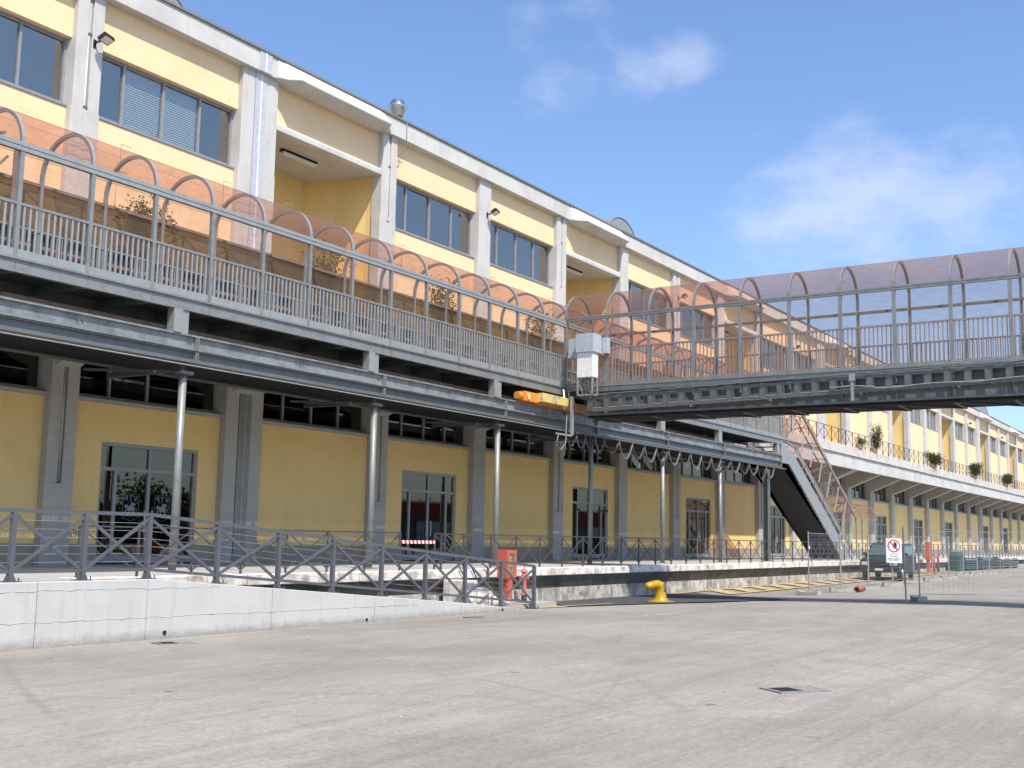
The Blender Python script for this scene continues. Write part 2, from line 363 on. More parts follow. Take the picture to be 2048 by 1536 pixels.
def thing(name,label,cat,loc,group=None):
    o=bpy.data.objects.new(name,None); COL.objects.link(o); o.empty_display_size=.2; o.location=loc; WP[o]=Vector(loc)
    return tag(o,label,cat,group)
def struct(o): o['kind']='structure'; return o
def stuff(o): o['kind']='stuff'; return o
def autosmooth(o,ang=40):
    try:
        for p in o.data.polygons: p.use_smooth=True
        o.data.set_sharp_from_angle(angle=R(ang))
    except Exception: pass
    return o
def bevel(o,w=.01,seg=2):
    m=o.modifiers.new('edge','BEVEL'); m.width=w; m.segments=seg; m.limit_method='ANGLE'; return o

# ------------------------------------------------------------------ ground
def clamp(a): return max(0.,min(1.,a))
def gz(x,y): return .2*max(clamp((15-y)/8), clamp((x-36)/30))
def axis_pts(lo,hi,a,b,step):
    p=[];x=a
    while x<=b+1e-6: p.append(x); x+=step
    d=step*1.6; x=b+d
    while x<hi: p.append(x); d*=1.6; x+=d
    p.append(hi); d=step*1.6; x=a-d; q=[]
    while x>lo: q.append(x); d*=1.6; x-=d
    q.append(lo); return q[::-1]+p
gx=axis_pts(-900,1200,-10,110,1.5); gy=axis_pts(-900,900,-6,24,1.0)
g=MB(); g.v=[(x,y,gz(x,y)+.012*math.sin(x*.9+y*.4)*math.sin(y*1.1-x*.3)*(1 if y<14 else 0)) for y in gy for x in gx]
nx=len(gx); g.f=[(j*nx+i,j*nx+i+1,(j+1)*nx+i+1,(j+1)*nx+i) for j in range(len(gy)-1) for i in range(nx-1)]
ground=struct(build(g,'ground','asphalt',smooth=True))
def decal(poly,name,mat,lift=.02,div=1):
    """flat sheet following the ground; poly = quad corners, subdivided"""
    a,b,c,d=[Vector((*p,0)) for p in poly]; m=MB(); n=div; k=max(1,div)
    for j in range(k+1):
        for i in range(n+1):
            s,t=i/n,j/k; p=(a*(1-s)+b*s)*(1-t)+(d*(1-s)+c*s)*t; m.v.append((p.x,p.y,gz(p.x,p.y)+lift))
    for j in range(k):
        for i in range(n): q=j*(n+1)+i; m.f.append((q,q+1,q+n+2,q+n+1))
    return build(m,name,mat)
pt=decal([(26.4,15.1),(33.4,11.7),(36.8,16.5),(27.0,16.52)],'asphalt_patch','asphalt_dark',.024,12); struct(pt)
# yellow hatching painted along the platform
hm=thing('road_marking','worn yellow hatched no-parking strip painted along the platform','road marking',(35,15.6,0)); 
def strip(poly,lift=.03,div=6):
    o=decal(poly,'marking_stripe','road_yellow',lift,div); o.parent=hm; o.location=-WP[hm]; return o
strip([(33.4,16.25),(75,16.25),(75,16.49),(33.4,16.49)],.03,20); strip([(36.5,14.7),(75,14.7),(75,14.95),(36.5,14.95)],.03,20)
x=36.6
while x<74: strip([(x,14.96),(x+.95,14.96),(x+2.6,16.24),(x+1.65,16.24)],.031,4); x+=1.9
mk=thing('road_marking','short worn yellow line on the asphalt at the foot of the ramp','road marking',(26,16,0))
for q in ([(24.9,15.75),(26.4,15.55),(26.4,15.75),(24.9,15.95)],[(25.2,15.2),(28.2,14.75),(28.2,14.9),(25.2,15.36)]):
    o=decal(q,'marking_stripe','road_yellow',.034,3); o.parent=mk; o.location=-WP[mk]
# iron covers in the yard
def cover(name,c,sx,sy,rz,label):
    z=gz(*c[:2])+.012; t=thing(name,label,'manhole cover',(c[0],c[1],z))
    fr=MB(); 
    for a in ((-sx,sx,-sy,-sy+.05),(-sx,sx,sy-.05,sy),(-sx,-sx+.05,-sy+.05,sy-.05),(sx-.05,sx,-sy+.05,sy-.05)): fr.box(a[0],a[1],a[2],a[3],-.03,.003)
    o=build(fr,'frame','joint_dark',t,(c[0],c[1],z)); o.rotation_euler.z=rz
    for i in range(2):
        m=MB().box(-sx+.055+i*(sx-.05),-sx+.055+i*(sx-.05)+sx-.06,-sy+.055,sy-.055,-.03,.002)
        p=build(m,'plate','joint_dark' if i else 'black_matt',t,(c[0],c[1],z)); p.rotation_euler.z=rz
cover('drain_cover',(12.2,4.22,0),.32,.2,R(-35),'rectangular iron drain cover in the open asphalt yard')
cover('drain_cover',(21.1,14.25,0),.42,.16,R(-30),'dark iron drain cover beside the white ramp wall')
cover('drain_cover',(12.6,14.3,0),.3,.22,R(-20),'low iron grating by the thick end of the ramp wall')

# ------------------------------------------------------------------ platform
YE=16.35; ZP=.95
def far_end(): return 170
pm=struct(build(MB().box(2,170,16.9,23.4,.2,ZP-.2),'platform','floor_stone'))
WP[pm]=Vector((0,0,0))
build(MB().box(2,170,YE+.42,23.4,ZP-.196,ZP-.004),'platform_deck','floor_stone',pm)
build(MB().box(2,12.3,15.45,YE+.42,ZP-.30,ZP-.006),'platform_deck','floor_stone',pm)
# battered old face under the coping
fc=MB(); fc.prism([(16.50,-.2),(16.55,.44),(16.43,.66),(16.43,.735),(17.4,.735),(17.4,-.2)],12.3,168,'x'); build(fc,'platform_face','old_concrete',pm)
ml=MB(); ml.prism([(16.548,.40),(16.423,.665),(16.424,.725),(16.54,.725)],12.3,168,'x'); build(ml,'moss_band','mossy',pm)
# coping stones, one by one
x=12.3; k=0; cop=[]
for L in (1.05,1.22,1.38,.92): cop.append((L,bevel(build(MB().box(0,L-.012,0,.52,0,.212),'coping_stone','stone_edge',pm,(0,0,-50)),.012,2).data))
for o in [o for o in bpy.data.objects if o.name.startswith('coping_stone')]: bpy.data.objects.remove(o)
while x<168:
    L,me=random.choice(cop)
    o=place('coping_stone',me,pm,(x,YE+random.uniform(-.012,.012),ZP-.205+random.uniform(-.006,.004))); bevel(o,.015,1)
    x+=L; k+=1
struct(build(MB().box(21.9,26.3,15.475,16.485,-.1,.12),'pavement_slab','floor_stone'))
# stone steps from the gap in the railing
st=thing('stone_steps','worn white stone steps going down in front of the platform','steps',(23.5,16,0))
for i in range(4):
    m=MB().box(22.45+.5*i,22.95+.5*i+.06,15.72,YE-.012,0.121,ZP-.22-.2*i if i<3 else .24)
    bevel(build(m,'step','stone_edge',st),.02,2)

# ------------------------------------------------------------------ warehouse
PX={-2:5.45,-1:10.9,0:16.35,1:21.92,2:27.65}
for k in range(3,29): PX[k]=27.65+5.45*(k-2)
YPF,YW,YG=22.65,22.83,22.98
B=thing('warehouse_building','long cream-yellow port warehouse with white concrete pillars and loggias','building',(16,22.65,ZP))
KS=range(-1,28)
HW=.37
JOINT={1,10,19}
def hw(k): return .67 if k in JOINT else HW
LOGGIA=lambda k: (k-1)%3==0
# pillars
def pil(k):
    x=PX[k]; h=hw(k)
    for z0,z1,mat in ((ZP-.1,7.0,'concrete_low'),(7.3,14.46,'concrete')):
        m=MB(); YD=23.5 if z0<5 else 23.06
        if k in JOINT:
            m.box(x-h,x-.22,YPF,YD,z0,z1); m.box(x+.22,x+h,YPF,YD,z0,z1); m.box(x-.22,x+.22,YPF+.05,YD,z0,z1)
        elif k%2==0 and z0<5:
            m.box(x-h,x+h,YPF,YD,z0,2.78); m.box(x-h,x-.06,YPF,YD,2.78,z1); m.box(x+.06,x+h,YPF,YD,2.78,z1); m.box(x-.06,x+.06,YPF+.12,YD,2.78,z1)
        elif k%2==0:
            m.box(x-h,x-.06,YPF,YD,z0,z1); m.box(x+.06,x+h,YPF,YD,z0,z1); m.box(x-.06,x+.06,YPF+.12,YD,z0,z1)
        else: m.box(x-h,x+h,YPF,YD,z0,z1)
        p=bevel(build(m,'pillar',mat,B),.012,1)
        if k in JOINT:
            for s in (-1,1):
                build(MB().box(x+s*.12-.09,x+s*.12+.09,YPF-.012,YPF+.045,z0+.05,z1-.02),'joint_cover','metal_strip' if z0>5 else 'galvanized',p)
            build(MB().box(x-.025,x+.025,YPF-.02,YPF+.045,z0+.05,z1-.02),'joint_bead','white_paint' if z0>5 else 'galvanized_light',p)
        elif k%2==0:
            lo=2.8 if z0<5 else z0+.05
            pipe=MB().tube([(x,YPF+.07,lo+.02),(x,YPF+.07,z1-.02)],.045 if k else .05,8); 
            build(pipe,'downpipe','galvanized_light' if k==0 or z0<5 else 'concrete_low',p,smooth=True)
            if z0>5:
                for zz in (9.4,11.6,13.4): build(MB().box(x-.062,x+.062,YPF+.015,YPF+.06,zz,zz+.05),'pipe_clip','galvanized_dark',p)
    # base block of the upper storey pillar
    m=MB().box(x-h-.03,x+h+.03,YPF+.02,23.0,7.55,11.55+.1*((k*7)%3)); build(m,'pillar_plinth','concrete',B)
for k in KS: pil(k)
# panes shared by all windows
W4=[(0,.87),(.87,2.05),(2.05,3.2),(3.2,4.29)]
pane_mesh={}
def pane(w,h,mat):
    key=(round(w,3),round(h,3),mat)
    if key not in pane_mesh: pane_mesh[key]=MB().box(0,w,0,.012,0,h).mesh('pane',mat)
    return pane_mesh[key]
frame_mesh={}
def win_frame(cells,h,t=.06,d=.1,mat='frame'):
    key=(tuple(cells),h,t,mat)
    if key in frame_mesh: return frame_mesh[key]
    W=cells[-1][1]; m=MB()
    m.box(0,W,0,d,0,t); m.box(0,W,0,d,h-t,h)
    xs=[0]+[c[1] for c in cells]
    for i,xx in enumerate(xs):
        a=xx if i==0 else (xx-t if i==len(xs)-1 else xx-t/2); m.box(a,a+t,.002 if 0<i<len(xs)-1 else 0,d-.002,t,h-t)
    # inner sashes
    for a,b in cells:
        i0,i1=a+t*.75,b-t*.75
        m.box(i0,i1,.02,.05,t,t+.04); m.box(i0,i1,.02,.05,h-t-.04,h-t)
    frame_mesh[key]=m.mesh('window',mat); return frame_mesh[key]
def window(x,z0,h,cells,y=YG,glass='glass',blind=()):
    w=place('window',win_frame(cells,h),B,(x,y,z0))
    for i,(a,b) in enumerate(cells):
        pn=place('pane',pane(b-a-.07,h-.13,glass),w,(x+a+.035,y+.055,z0+.065)); pn.rotation_euler=(random.uniform(-.006,.006),0,random.uniform(-.007,.007))
        if i in blind:
            m=MB(); n=int((h-.2)/.062)
            for j in range(n): m.add([(.05,0,.09+j*.062),(b-a-.05,0,.09+j*.062),(b-a-.05,.02,.135+j*.062),(.05,.02,.135+j*.062)],[(0,1,2,3)])
            build(m,'blind','blind',w,(x+a,y+.09,z0))
    return w
def door(x,kind=0):
    d=MB(); W,z0,z1,zt=2.98,ZP+.03,3.83,3.2; t=.085; y0,y1=0,.12
    d.box(0,W,y0,y1,z1-t,z1); d.box(0,t,y0,y1,z0,z1-t); d.box(W-t,W,y0,y1,z0,z1-t); d.box(t,W-t,y0+.002,y1-.002,zt-t/2,zt+t/2)
    d.box(t,W-t,y0+.003,y1-.003,z0,z0+.17); d.box(1.46,1.54,y0+.004,y1-.004,zt+t/2,z1-t)
    cuts=[.5,1.5,2.5]
    for c in cuts: d.box(c-.045,c+.045,y0+.005,y1-.005,z0+.17,zt-t/2)
    o=build(d,'door','frame',B,(x,22.93,0))
    xs=[t]+cuts+[W-t]
    for i in range(4):
        a,b=xs[i]+.045*(i>0),xs[i+1]-.045*(i<3)
        place('pane',pane(b-a,zt-t/2-z0-.17,'glass_low'),o,(x+a,22.98,z0+.17))
    for a,b in ((t,1.46),(1.54,W-t)): place('pane',pane(b-a,z1-t-zt-t/2,'glass_low'),o,(x+a,22.98,zt+t/2))
    for s in (1.38,1.6): 
        build(MB().tube([(s,-.05,1.75),(s,-.05,2.25)],.016,6).box(s-.012,s+.012,-.05,.0,1.78,1.80).box(s-.012,s+.012,-.05,.0,2.2,2.22),'handle','metal_strip',o,(x,22.93,0))
    if kind==1:
        # etched crests on the two door leaves, lettering seen from behind
        for cx in (1.02,1.98):
            w2,h2,cz=.235,.31,2.32; m=MB(); tt=.012
            pts=[(-w2,h2),(w2,h2),(w2,-h2+.06),(.12,-h2+.02),(0,-h2-.03),(-.12,-h2+.02),(-w2,-h2+.06)]
            for i in range(len(pts)):
                a,b=pts[i],pts[(i+1)%len(pts)]; m.bar((a[0],0,a[1]),(b[0],0,b[1]),.004,tt,(0,1,0))
            # winged lion silhouette of the crest, as loose etched strokes
            for poly in ([(-.10,.0),(-.02,.03),(.10,.01),(.13,-.06),(.10,-.11),(-.06,-.10),(-.11,-.06)],[(-.19,.0),(-.15,.055),(-.10,.05),(-.085,.0),(-.12,-.03),(-.17,-.03)],
                         [(-.03,.035),(.04,.12),(.07,.08),(.10,.11),(.12,.07),(.16,.08),(.13,.03),(.06,.025)],[(-.15,-.04),(-.11,-.07),(-.13,-.17),(-.17,-.18)],[(-.06,-.105),(-.02,-.105),(-.04,-.18),(-.08,-.185)],
                         [(.07,-.115),(.11,-.10),(.14,-.185),(.09,-.19)],[(.135,-.05),(.175,-.02),(.18,-.12),(.165,-.12),(.16,-.05)]):
                m.add([(p[0],-.001,p[1]) for p in poly],[tuple(range(len(poly)))])
            for q in range(5): m.bar((-.18+.02*q,0,-.215-.012*(q%2)),(-.06+.05*q,0,-.22+.008*(q%3)),.004,.012,(0,1,0))
            c=build(m,'crest','crest',o,(x+cx,22.972,cz))
            f=bpy.data.curves.new('lettering','FONT'); f.body='VTP'; f.size=.21; f.align_x='CENTER'; f.extrude=.001; f.space_character=1.25; f.materials.append(MATS['crest'])
            t_=bpy.data.objects.new('lettering',text_mesh(f)); COL.objects.link(t_); t_.parent=o; t_.location=(cx,22.97-22.93,cz+.13); t_.rotation_euler=(R(90),0,0); t_.scale=(-.95,1,1)
            # two glints of the etched word above
            place('etched_line',MB().box(-.2,.2,0,.003,0,.022).mesh('etched_line','crest'),o,(x+cx-.05,22.974,2.92))
    if kind==3:
        for a in (.0,.5,2.5,2.93): 
            for zz in (1.0,2.9): build(MB().lathe([(.05,0),(.05,.06)],(a+.02,-.03,zz),8),'hinge','black',o,(x,22.93,0))
        for a in (.55,1.56): build(MB().box(a,a+.88,.07,.09,z0+.17,1.95),'blue_board','blue_board',o,(x,22.93,0))
    return o
DK={0:1,2:2,4:3,6:2,8:2,10:0,12:2,14:2,16:2,19:2,21:2,24:2}
for k in range(-1,27):
    x0,x1=PX[k]+hw(k),PX[k+1]-hw(k+1); L=x1-x0
    # ---- ground floor: yellow wall (with a doorway where there is a door), plinth, string course, clerestory lights
    z0,z1,zt=ZP-.05,4.73,1.42
    if k in DK:
        dx=PX[k]+1.25+.25*min(1,max(0,k)/3); 
        m=MB(); 
        m.box(x0,dx,22.88,23.2,zt,z1); m.box(dx+2.98,x1,22.88,23.2,zt,z1); m.box(dx,dx+2.98,22.88,23.2,3.83,z1); build(m,'wall','plaster_shaded',B)
        build(MB().box(x0,dx,22.872,23.2,z0,zt-.003),'plinth','wainscot',B); build(MB().box(dx+2.98,x1,22.872,23.2,z0,zt-.003),'plinth','wainscot',B)
        door(dx,DK[k])
    else:
        build(MB().box(x0,x1,22.88,23.2,zt,z1),'wall','plaster_shaded',B); build(MB().box(x0,x1,22.872,23.2,z0,zt-.003),'plinth','wainscot',B)
    build(MB().box(x0,x1,22.80,23.25,4.733,4.82),'string_course','concrete_low',B)
    n=4; cells=[(round(L*i/n,4),round(L*(i+1)/n,4)) for i in range(n)]
    window(x0,4.825,2.1,cells,23.05,'glass_low',blind=(1,) if k==0 else ())
    # ---- upper floor
    if LOGGIA(k):
        bx=MB() # recess lining: ceiling, back wall, canted corner, side walls
        xa,xb=PX[k]+hw(k)-.05,PX[k+1]-hw(k+1)+.05
        plan=[(xa,22.9),(xa,25.4),(xb-.72,25.4),(xb-.2,24.4),(xb-.02,23.3),(xb-.02,22.9)]
        for i in range(len(plan)-1):
            (ax,ay),(bx_,by)=plan[i],plan[i+1]; bx.add([(ax,ay,7.55),(bx_,by,7.55),(bx_,by,13.06),(ax,ay,13.06)],[(0,3,2,1)])
        build(bx,'loggia_wall','plaster_shaded',B)
        build(MB().box(xa-.1,xb+.1,22.90,25.6,13.06,13.2),'loggia_ceiling','soffit',B)
        build(MB().box(xa-.1,xb+.1,22.7,25.6,7.4,7.56),'loggia_floor','floor_stone',B)
        lt=MB().prism([(22.66,13.04),(22.66,13.2),(22.70,13.26),(22.95,13.26),(22.95,13.04)],x0,x1,'x'); bevel(build(lt,'lintel','cornice',B),.02,2)
        build(MB().box(x0,x1,YW,23.1,13.263,14.6),'wall','plaster',B)
    else:
        build(MB().box(x0,x1,YW,23.1,7.4,11.52),'wall','plaster',B)
        build(MB().box(x0-.0,x1,YW-.03,23.1,11.523,11.58),'window_sill','frame',B)
        build(MB().box(x0,x1,YW,23.0,13.23,14.6),'wall','plaster',B)
        cells=[(a*L/4.29 if True else a,b*L/4.29) for a,b in W4]; cells=[(round(a,3),round(b,3)) for a,b in cells]
        window(x0,11.585,1.66,cells,YG+.02,'glass',blind=(1,2) if k==0 else ((0,1,2,3) if k in (12,14,15,17,18,20,21) else ()))
# cornice: straight lengths, bellied gutter lengths over the loggias, roof flashing
for k in range(-1,27):
    x0,x1=PX[k],PX[k+1]
    if LOGGIA(k):
        a,b=x0+.45,x1-.2
        sec=lambda x,f:[(x,22.52-.0*f,15.03),(x,22.50-.34*f,14.66-.06*f),(x,22.49-.43*f,14.53-.03*f),(x,22.49-.42*f,14.47-.0*f),(x,22.50,14.45-.08*f),(x,22.9,14.45-.02*f),(x,22.9,15.03)]
        c=MB().loft([sec(a,.0),sec(a+.28,.35),sec(a+.5,1),sec((a+b)/2,1),sec(b-.5,1),sec(b-.28,.35),sec(b,.0)]); autosmooth(build(c,'gutter','cornice',B,fix=True),50)
        build(MB().box(x0,a,22.52,23.1,14.45,15.03),'cornice','cornice',B); build(MB().box(b,x1,22.52,23.1,14.45,15.03),'cornice','cornice',B)
    else:
        bevel(build(MB().box(x0+.003,x1-.003,22.52,23.1,14.45,15.03),'cornice','cornice',B),.01,1)
    if k in JOINT:
        for s in (-.13,.13): build(MB().box(x0+s-.1,x0+s+.1,22.495,22.518,14.46,15.02),'joint_cover','metal_strip',B)
        build(MB().box(x0-.025,x0+.025,22.485,22.515,14.46,15.02),'joint_bead','white_paint',B)
build(MB().box(PX[-1],PX[27],22.47,32,15.033,15.10),'roof','cornice_dark',B)
build(MB().box(PX[-1],PX[27],22.9,32,14.62,15.02),'roof_slab','soffit',B)
build(MB().box(PX[-1],PX[27],31,31.3,ZP,14.6),'back_wall','interior',B); build(MB().box(PX[-1]-.3,PX[-1]-.01,22.7,31,ZP,14.9),'end_wall','plaster',B); build(MB().box(PX[27]+.4,PX[27]+.7,22.7,31,ZP,14.9),'end_wall','plaster',B)
build(MB().box(PX[-1],PX[27],23.26,31,6.9,7.38),'floor_slab','interior',B)
build(MB().box(PX[-1],PX[27],23.6,31,ZP-.06,ZP-.02),'floor_slab','interior',B)
# balcony
YB=20.4
seg=5.45; x=5.45
while x<168:
    build(MB().box(x,x+seg*2-.012,YB,YB+.22,6.27,7.03),'balcony_fascia','fascia',B); x+=seg*2
build(MB().box(5.4,168,YB+.22,22.66,6.93,7.3),'balcony_slab','soffit',B)
x=5.45
while x<168:
    L=random.choice((1.1,1.36,1.55)); dz=random.uniform(-.015,.01)
    build(MB().box(x,x+L-.015,YB-.1+random.uniform(-.01,.01),YB+.75,7.05,7.58+dz),'balcony_edge_stone','coping',B) ; x+=L
build(MB().box(5.4,168,YB+.76,22.72,7.3,7.55),'balcony_floor','floor_stone',B)
brm={}
for k in KS:
    w=.30 if k not in JOINT else .5
    if w not in brm:
        brm[w]=MB().prism([(22.66,5.42),(22.66,6.928),(YB+.225,6.928),(YB+.225,6.29)],-w,w,'x').mesh('bracket','concrete_low')
    place('bracket',brm[w],B,(PX[k],0,0))
# ------------------------------------------------------------------ roof things
def vent():
    t=thing('roof_vent','shiny steel chimney cowl rising above the roof edge','roof vent',(29.6,24,15.1))
    build(MB().lathe([(.17,0),(.17,.9)],(29.6,24,15.1),16),'pipe','steel_bright',t,smooth=True)
    autosmooth(build(MB().lathe([(.20,.86),(.22,.92),(.36,1.18),(.36,1.22),(.30,1.24),(.22,1.42),(.2,1.44)],(29.6,24,15.1),18),'cowl','steel_bright',t))
    build(MB().lathe([(.19,.55),(.19,.6)],(29.6,24,15.1),16),'clamp','galvanized',t)
vent()
for x,y,r,lab in ((47.1,26.,1.55,'large grey barrel-shaped roof dome above the loggia by the bridge'),(18.9,26.,1.95,'grey barrel roof dome cut by the top edge of the picture'),(133,26,2.6,'distant grey barrel roof dome far along the warehouse')):
    t=thing('roof_dome',lab,'roof dome',(x,y,15.1)); m=MB(); n=14
    zt=1.6 if x<100 else 1.9
    for j in range(4):
        yy=y-1.6+j*1.0
        m=MB(); pr=[(x+r*math.cos(math.pi*i/n),15.1+.4+zt*.8*math.sin(math.pi*i/n)) for i in range(n+1)]
        m.prism(pr+[(x-r,15.1),(x+r,15.1)],yy,yy+.99,'y'); autosmooth(build(m,'vault_segment','galvanized_light',t,fix=True),30)
        rib=MB().tube([(p[0],yy,p[1]) for p in pr],.035,6); build(rib,'rib','galvanized',t)
# ------------------------------------------------------------------ floodlights
def floodlight(p,label,tilt=R(-35),g=None):
    t=thing('floodlight',label,'floodlight',p,g); x,y,z=p
    build(MB().box(x-.04,x+.04,y-.02,y,z-.1,z+.1).bar((x,y-.02,z+.02),(x+.05,y-.24,z+.06),.035,.035),'bracket','black',t)
    h=MB(); c=Vector((x+.1,y-.3,z+.08)); 
    rot=Matrix.Rotation(R(-28),3,'X') @ Matrix.Rotation(R(12),3,'Z')
    def add(a,b,c_,d,e,f,mb): 
        q=MB().box(a,b,c_,d,e,f); mb.add([rot@Vector(v)+c for v in q.v],q.f)
    add(-.16,.16,-.12,.12,-.02,.07,h); add(-.09,.09,-.06,.06,.07,.13,h); build(h,'housing','black',t)
    f=MB(); add(-.13,.13,-.095,.095,-.026,-.0205,f); build(f,'lens','alloy',t)
FL={0:'black floodlight above the window with lowered blinds',3:'black floodlight on the pillar between two plain blue windows',6:'floodlight seen through the pink roof of the bridge',
    9:'floodlight on the upper wall hidden behind the bridge railing',12:'first floodlight on the upper wall visible beneath the bridge',15:'second floodlight along the far upper wall under the bridge',18:'third floodlight along the far upper wall',21:'fourth floodlight along the far upper wall',24:'last tiny floodlight on the far upper wall'}
for k,l in FL.items(): floodlight((PX[k]+.12,YPF,13.22),l,g='floodlights on the upper wall')
floodlight((PX[12]-.2,21.4,6.55),'black floodlight under the balcony at the first clear bracket',g='floodlights under the balcony'); floodlight((PX[13]-.2,21.4,6.5),'black floodlight under the balcony at the next bracket along',g='floodlights under the balcony')
for k,l in ((1,'fluorescent tube lamp on the ceiling of the nearest loggia'),(4,'fluorescent tube lamp on the loggia ceiling above the bridge end'),(7,'fluorescent tube lamp in the loggia seen through the bridge')):
    x=PX[k]+2.7; t=thing('ceiling_lamp',l,'lamp',(x,23.7,13.06),'loggia ceiling lamps')
    build(MB().box(x-.75,x+.75,23.64,23.78,12.98,13.055),'housing','black_matt',t); build(MB().box(x-.72,x+.72,23.62,23.74,12.90,12.975),'diffuser','lamp_white',t)

# ------------------------------------------------------------------ elevated walkway
WX=[10.28+1.487*i for i in range(28)]           # arch / post positions along the walkway (to x = 50.4)
YF,YR=18.0,19.55
ZD=6.45
K=thing('elevated_walkway','galvanised steel walkway with barred railing and arched pink plastic roof on slim poles','walkway',(30,18.6,ZP))
POLES=[10.2,15.72,21.75,27.25,32.75,38.15,43.5,48.85]
pole_m=MB().lathe([(.078,0),(.078,3.9)],(0,0,0),20).mesh('pole','galvanized',True)
base_m=MB().box(-.16,.16,-.16,.16,0,.025).mesh('base_plate','galvanized')
cap_m=MB().box(-.16,.16,-.13,.13,3.93,4.0).mesh('head_plate','iron')
for x in POLES:
    if x==48.85:
        m=MB().box(x-.15,x+.15,17.98,18.0,ZP,4.95).box(x-.15,x+.15,18.2,18.22,ZP,4.95).box(x-.01,x+.01,18.0,18.2,ZP,4.95); build(m,'column','galvanized_dark',K)
    else:
        p=place('pole',pole_m,K,(x,18.05,ZP)); place('base_plate',base_m,p,(x,18.05,ZP)); place('head_plate',cap_m,p,(x,18.05,ZP))
    build(MB().box(x-.05,x+.05,18.05,20.35,4.95,5.06),'cross_beam','iron',K)
    build(MB().bar((x,18.1,4.2+.74),(x-.9,20.0,5.0),.05,.05),'stay','iron',K)
# rail girders in lengths between the poles: two stacked beams, stiffeners and bolts at every joint
J=[4.6]+[x+.22 for x in POLES[:-1]]+[50.4]
for a,b in zip(J,J[1:]):
    m=MB(); a+=.006; b-=.006
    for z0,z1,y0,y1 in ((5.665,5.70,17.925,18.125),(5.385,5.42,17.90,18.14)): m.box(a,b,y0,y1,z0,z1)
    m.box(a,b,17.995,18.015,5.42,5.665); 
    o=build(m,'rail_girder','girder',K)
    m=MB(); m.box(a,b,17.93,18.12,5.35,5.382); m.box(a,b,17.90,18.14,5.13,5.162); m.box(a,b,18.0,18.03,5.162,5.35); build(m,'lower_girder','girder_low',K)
    for xx in (a+.005,b-.03):
        build(MB().box(xx,xx+.02,17.90,17.994,5.421,5.664).box(xx,xx+.02,17.905,17.998,5.163,5.349),'stiffener','galvanized',o)
    for xx in (b-.12,b-.2,(a+b)/2-.06,(a+b)/2+.06):
        build(MB().bar((xx,17.995,5.56),(xx,17.965,5.56),.03,.03),'bolt','galvanized_dark',o)
    m=MB(); m.box(a,b,19.85,20.15,5.50,5.53); m.box(a,b,19.85,20.15,5.14,5.17); m.box(a,b,19.99,20.01,5.17,5.5); build(m,'rear_girder','iron',K)
    build(MB().tube([(a,17.8,5.05),(b,17.8,5.05)],.014,6),'conduit','cable_light',K)
    # box stub between girder and deck
    xs=b-.45
    if xs<50: build(MB().box(xs-.2,xs+.02,17.9,18.1,5.70,6.17).box(xs+.03,xs+.2,17.93,18.08,5.70,6.17),'stub_post','galvanized_light',K)
# deck: edge channel, plates, joists
for i in range(len(WX)-1):
    a,b=WX[i],WX[i+1]; skip=(a>30.2 and b<33.4)
    m=MB(); m.box(a+.004,b-.004,17.94,18.0,6.17,6.44); m.box(a+.004,b-.004,17.90,17.94,6.17,6.2); m.box(a+.004,b-.004,17.90,17.94,6.40,6.44); build(m,'edge_channel','galvanized',K)
    build(MB().box(a,b,18.0,YR+.08,6.36,6.40),'deck_plate','galvanized_dark',K)
    build(MB().box(a-.04,a+.04,18.02,YR+.05,6.18,6.355),'joist','galvanized_dark',K)
    build(MB().box(a+.004,b-.004,YR+.02,YR+.08,6.17,6.36),'rear_channel','galvanized_dark',K)
post_m=MB().box(-.04,.04,-.04,.04,6.42,8.36).mesh('post','galvanized')
n=18
ARC=[(18.775-.775*math.cos(math.pi*i/n),8.5+.755*math.sin(math.pi*i/n)) for i in range(n+1)]
def arch_mesh(name,mat,r=.034,rear_to=ZD):
    pts=[(0,y,z) for y,z in ARC]+[(0,YR+.005,z) for z in (8.2,7.8,7.2,rear_to)]
    m=MB()
    secs=[]
    for i,p in enumerate(pts):
        q0=Vector(pts[max(i-1,0)]); q1=Vector(pts[min(i+1,len(pts)-1)]); d=(q1-q0).normalized(); nrm=Vector((0,-d.z,d.y)); c=Vector(p)
        secs.append([c+Vector((-r,0,0))-nrm*r,c+Vector((r,0,0))-nrm*r,c+Vector((r,0,0))+nrm*r,c+Vector((-r,0,0))+nrm*r])
    return m.loft(secs).mesh(name,mat,fix=True)
arch_m=arch_mesh('arch','galvanized_light'); cleat_m=MB().box(-.028,.028,-.05,.045,-.05,.01).mesh('cleat','galvanized')
for x in WX:
    if not(31.0<x<32.5):
        p=place('post',post_m,K,(x,YF,0)); place('cleat',cleat_m,p,(x,YF,6.5))
    place('arch',arch_m,K,(x,0,0)); 
P_=WX[1]-WX[0]
def sheet(prof,a,b,name,mat):
    m=MB(); m.v=[(a,y,z) for y,z in prof]+[(b,y,z) for y,z in prof]; k=len(prof); m.f=[(i,i+1,k+i+1,k+i) for i in range(k-1)]; return m.mesh(name,mat,True)
top_m=sheet([(y-.0,z+.036) if 0<i<n else (y,z+.03) for i,(y,z) in enumerate(ARC)]+[(YR+.045,8.38)],.0,P_,'roof_panel','sheet_pink')
rear_m=MB().box(.035,P_-.035,YR+.03,YR+.038,7.47,8.35).mesh('rear_panel','sheet_bronze')
bal_m=MB().box(-.02,.02,-.012,.012,6.58,7.40).mesh('baluster','galvanized_light')
rail_m=MB().box(.04,P_-.04,-.025,.025,7.385,7.435).mesh('railing_panel','galvanized'); kick_m=MB().box(.04,P_-.04,-.02,.012,6.42,6.60).mesh('kick_plate','galvanized_light')
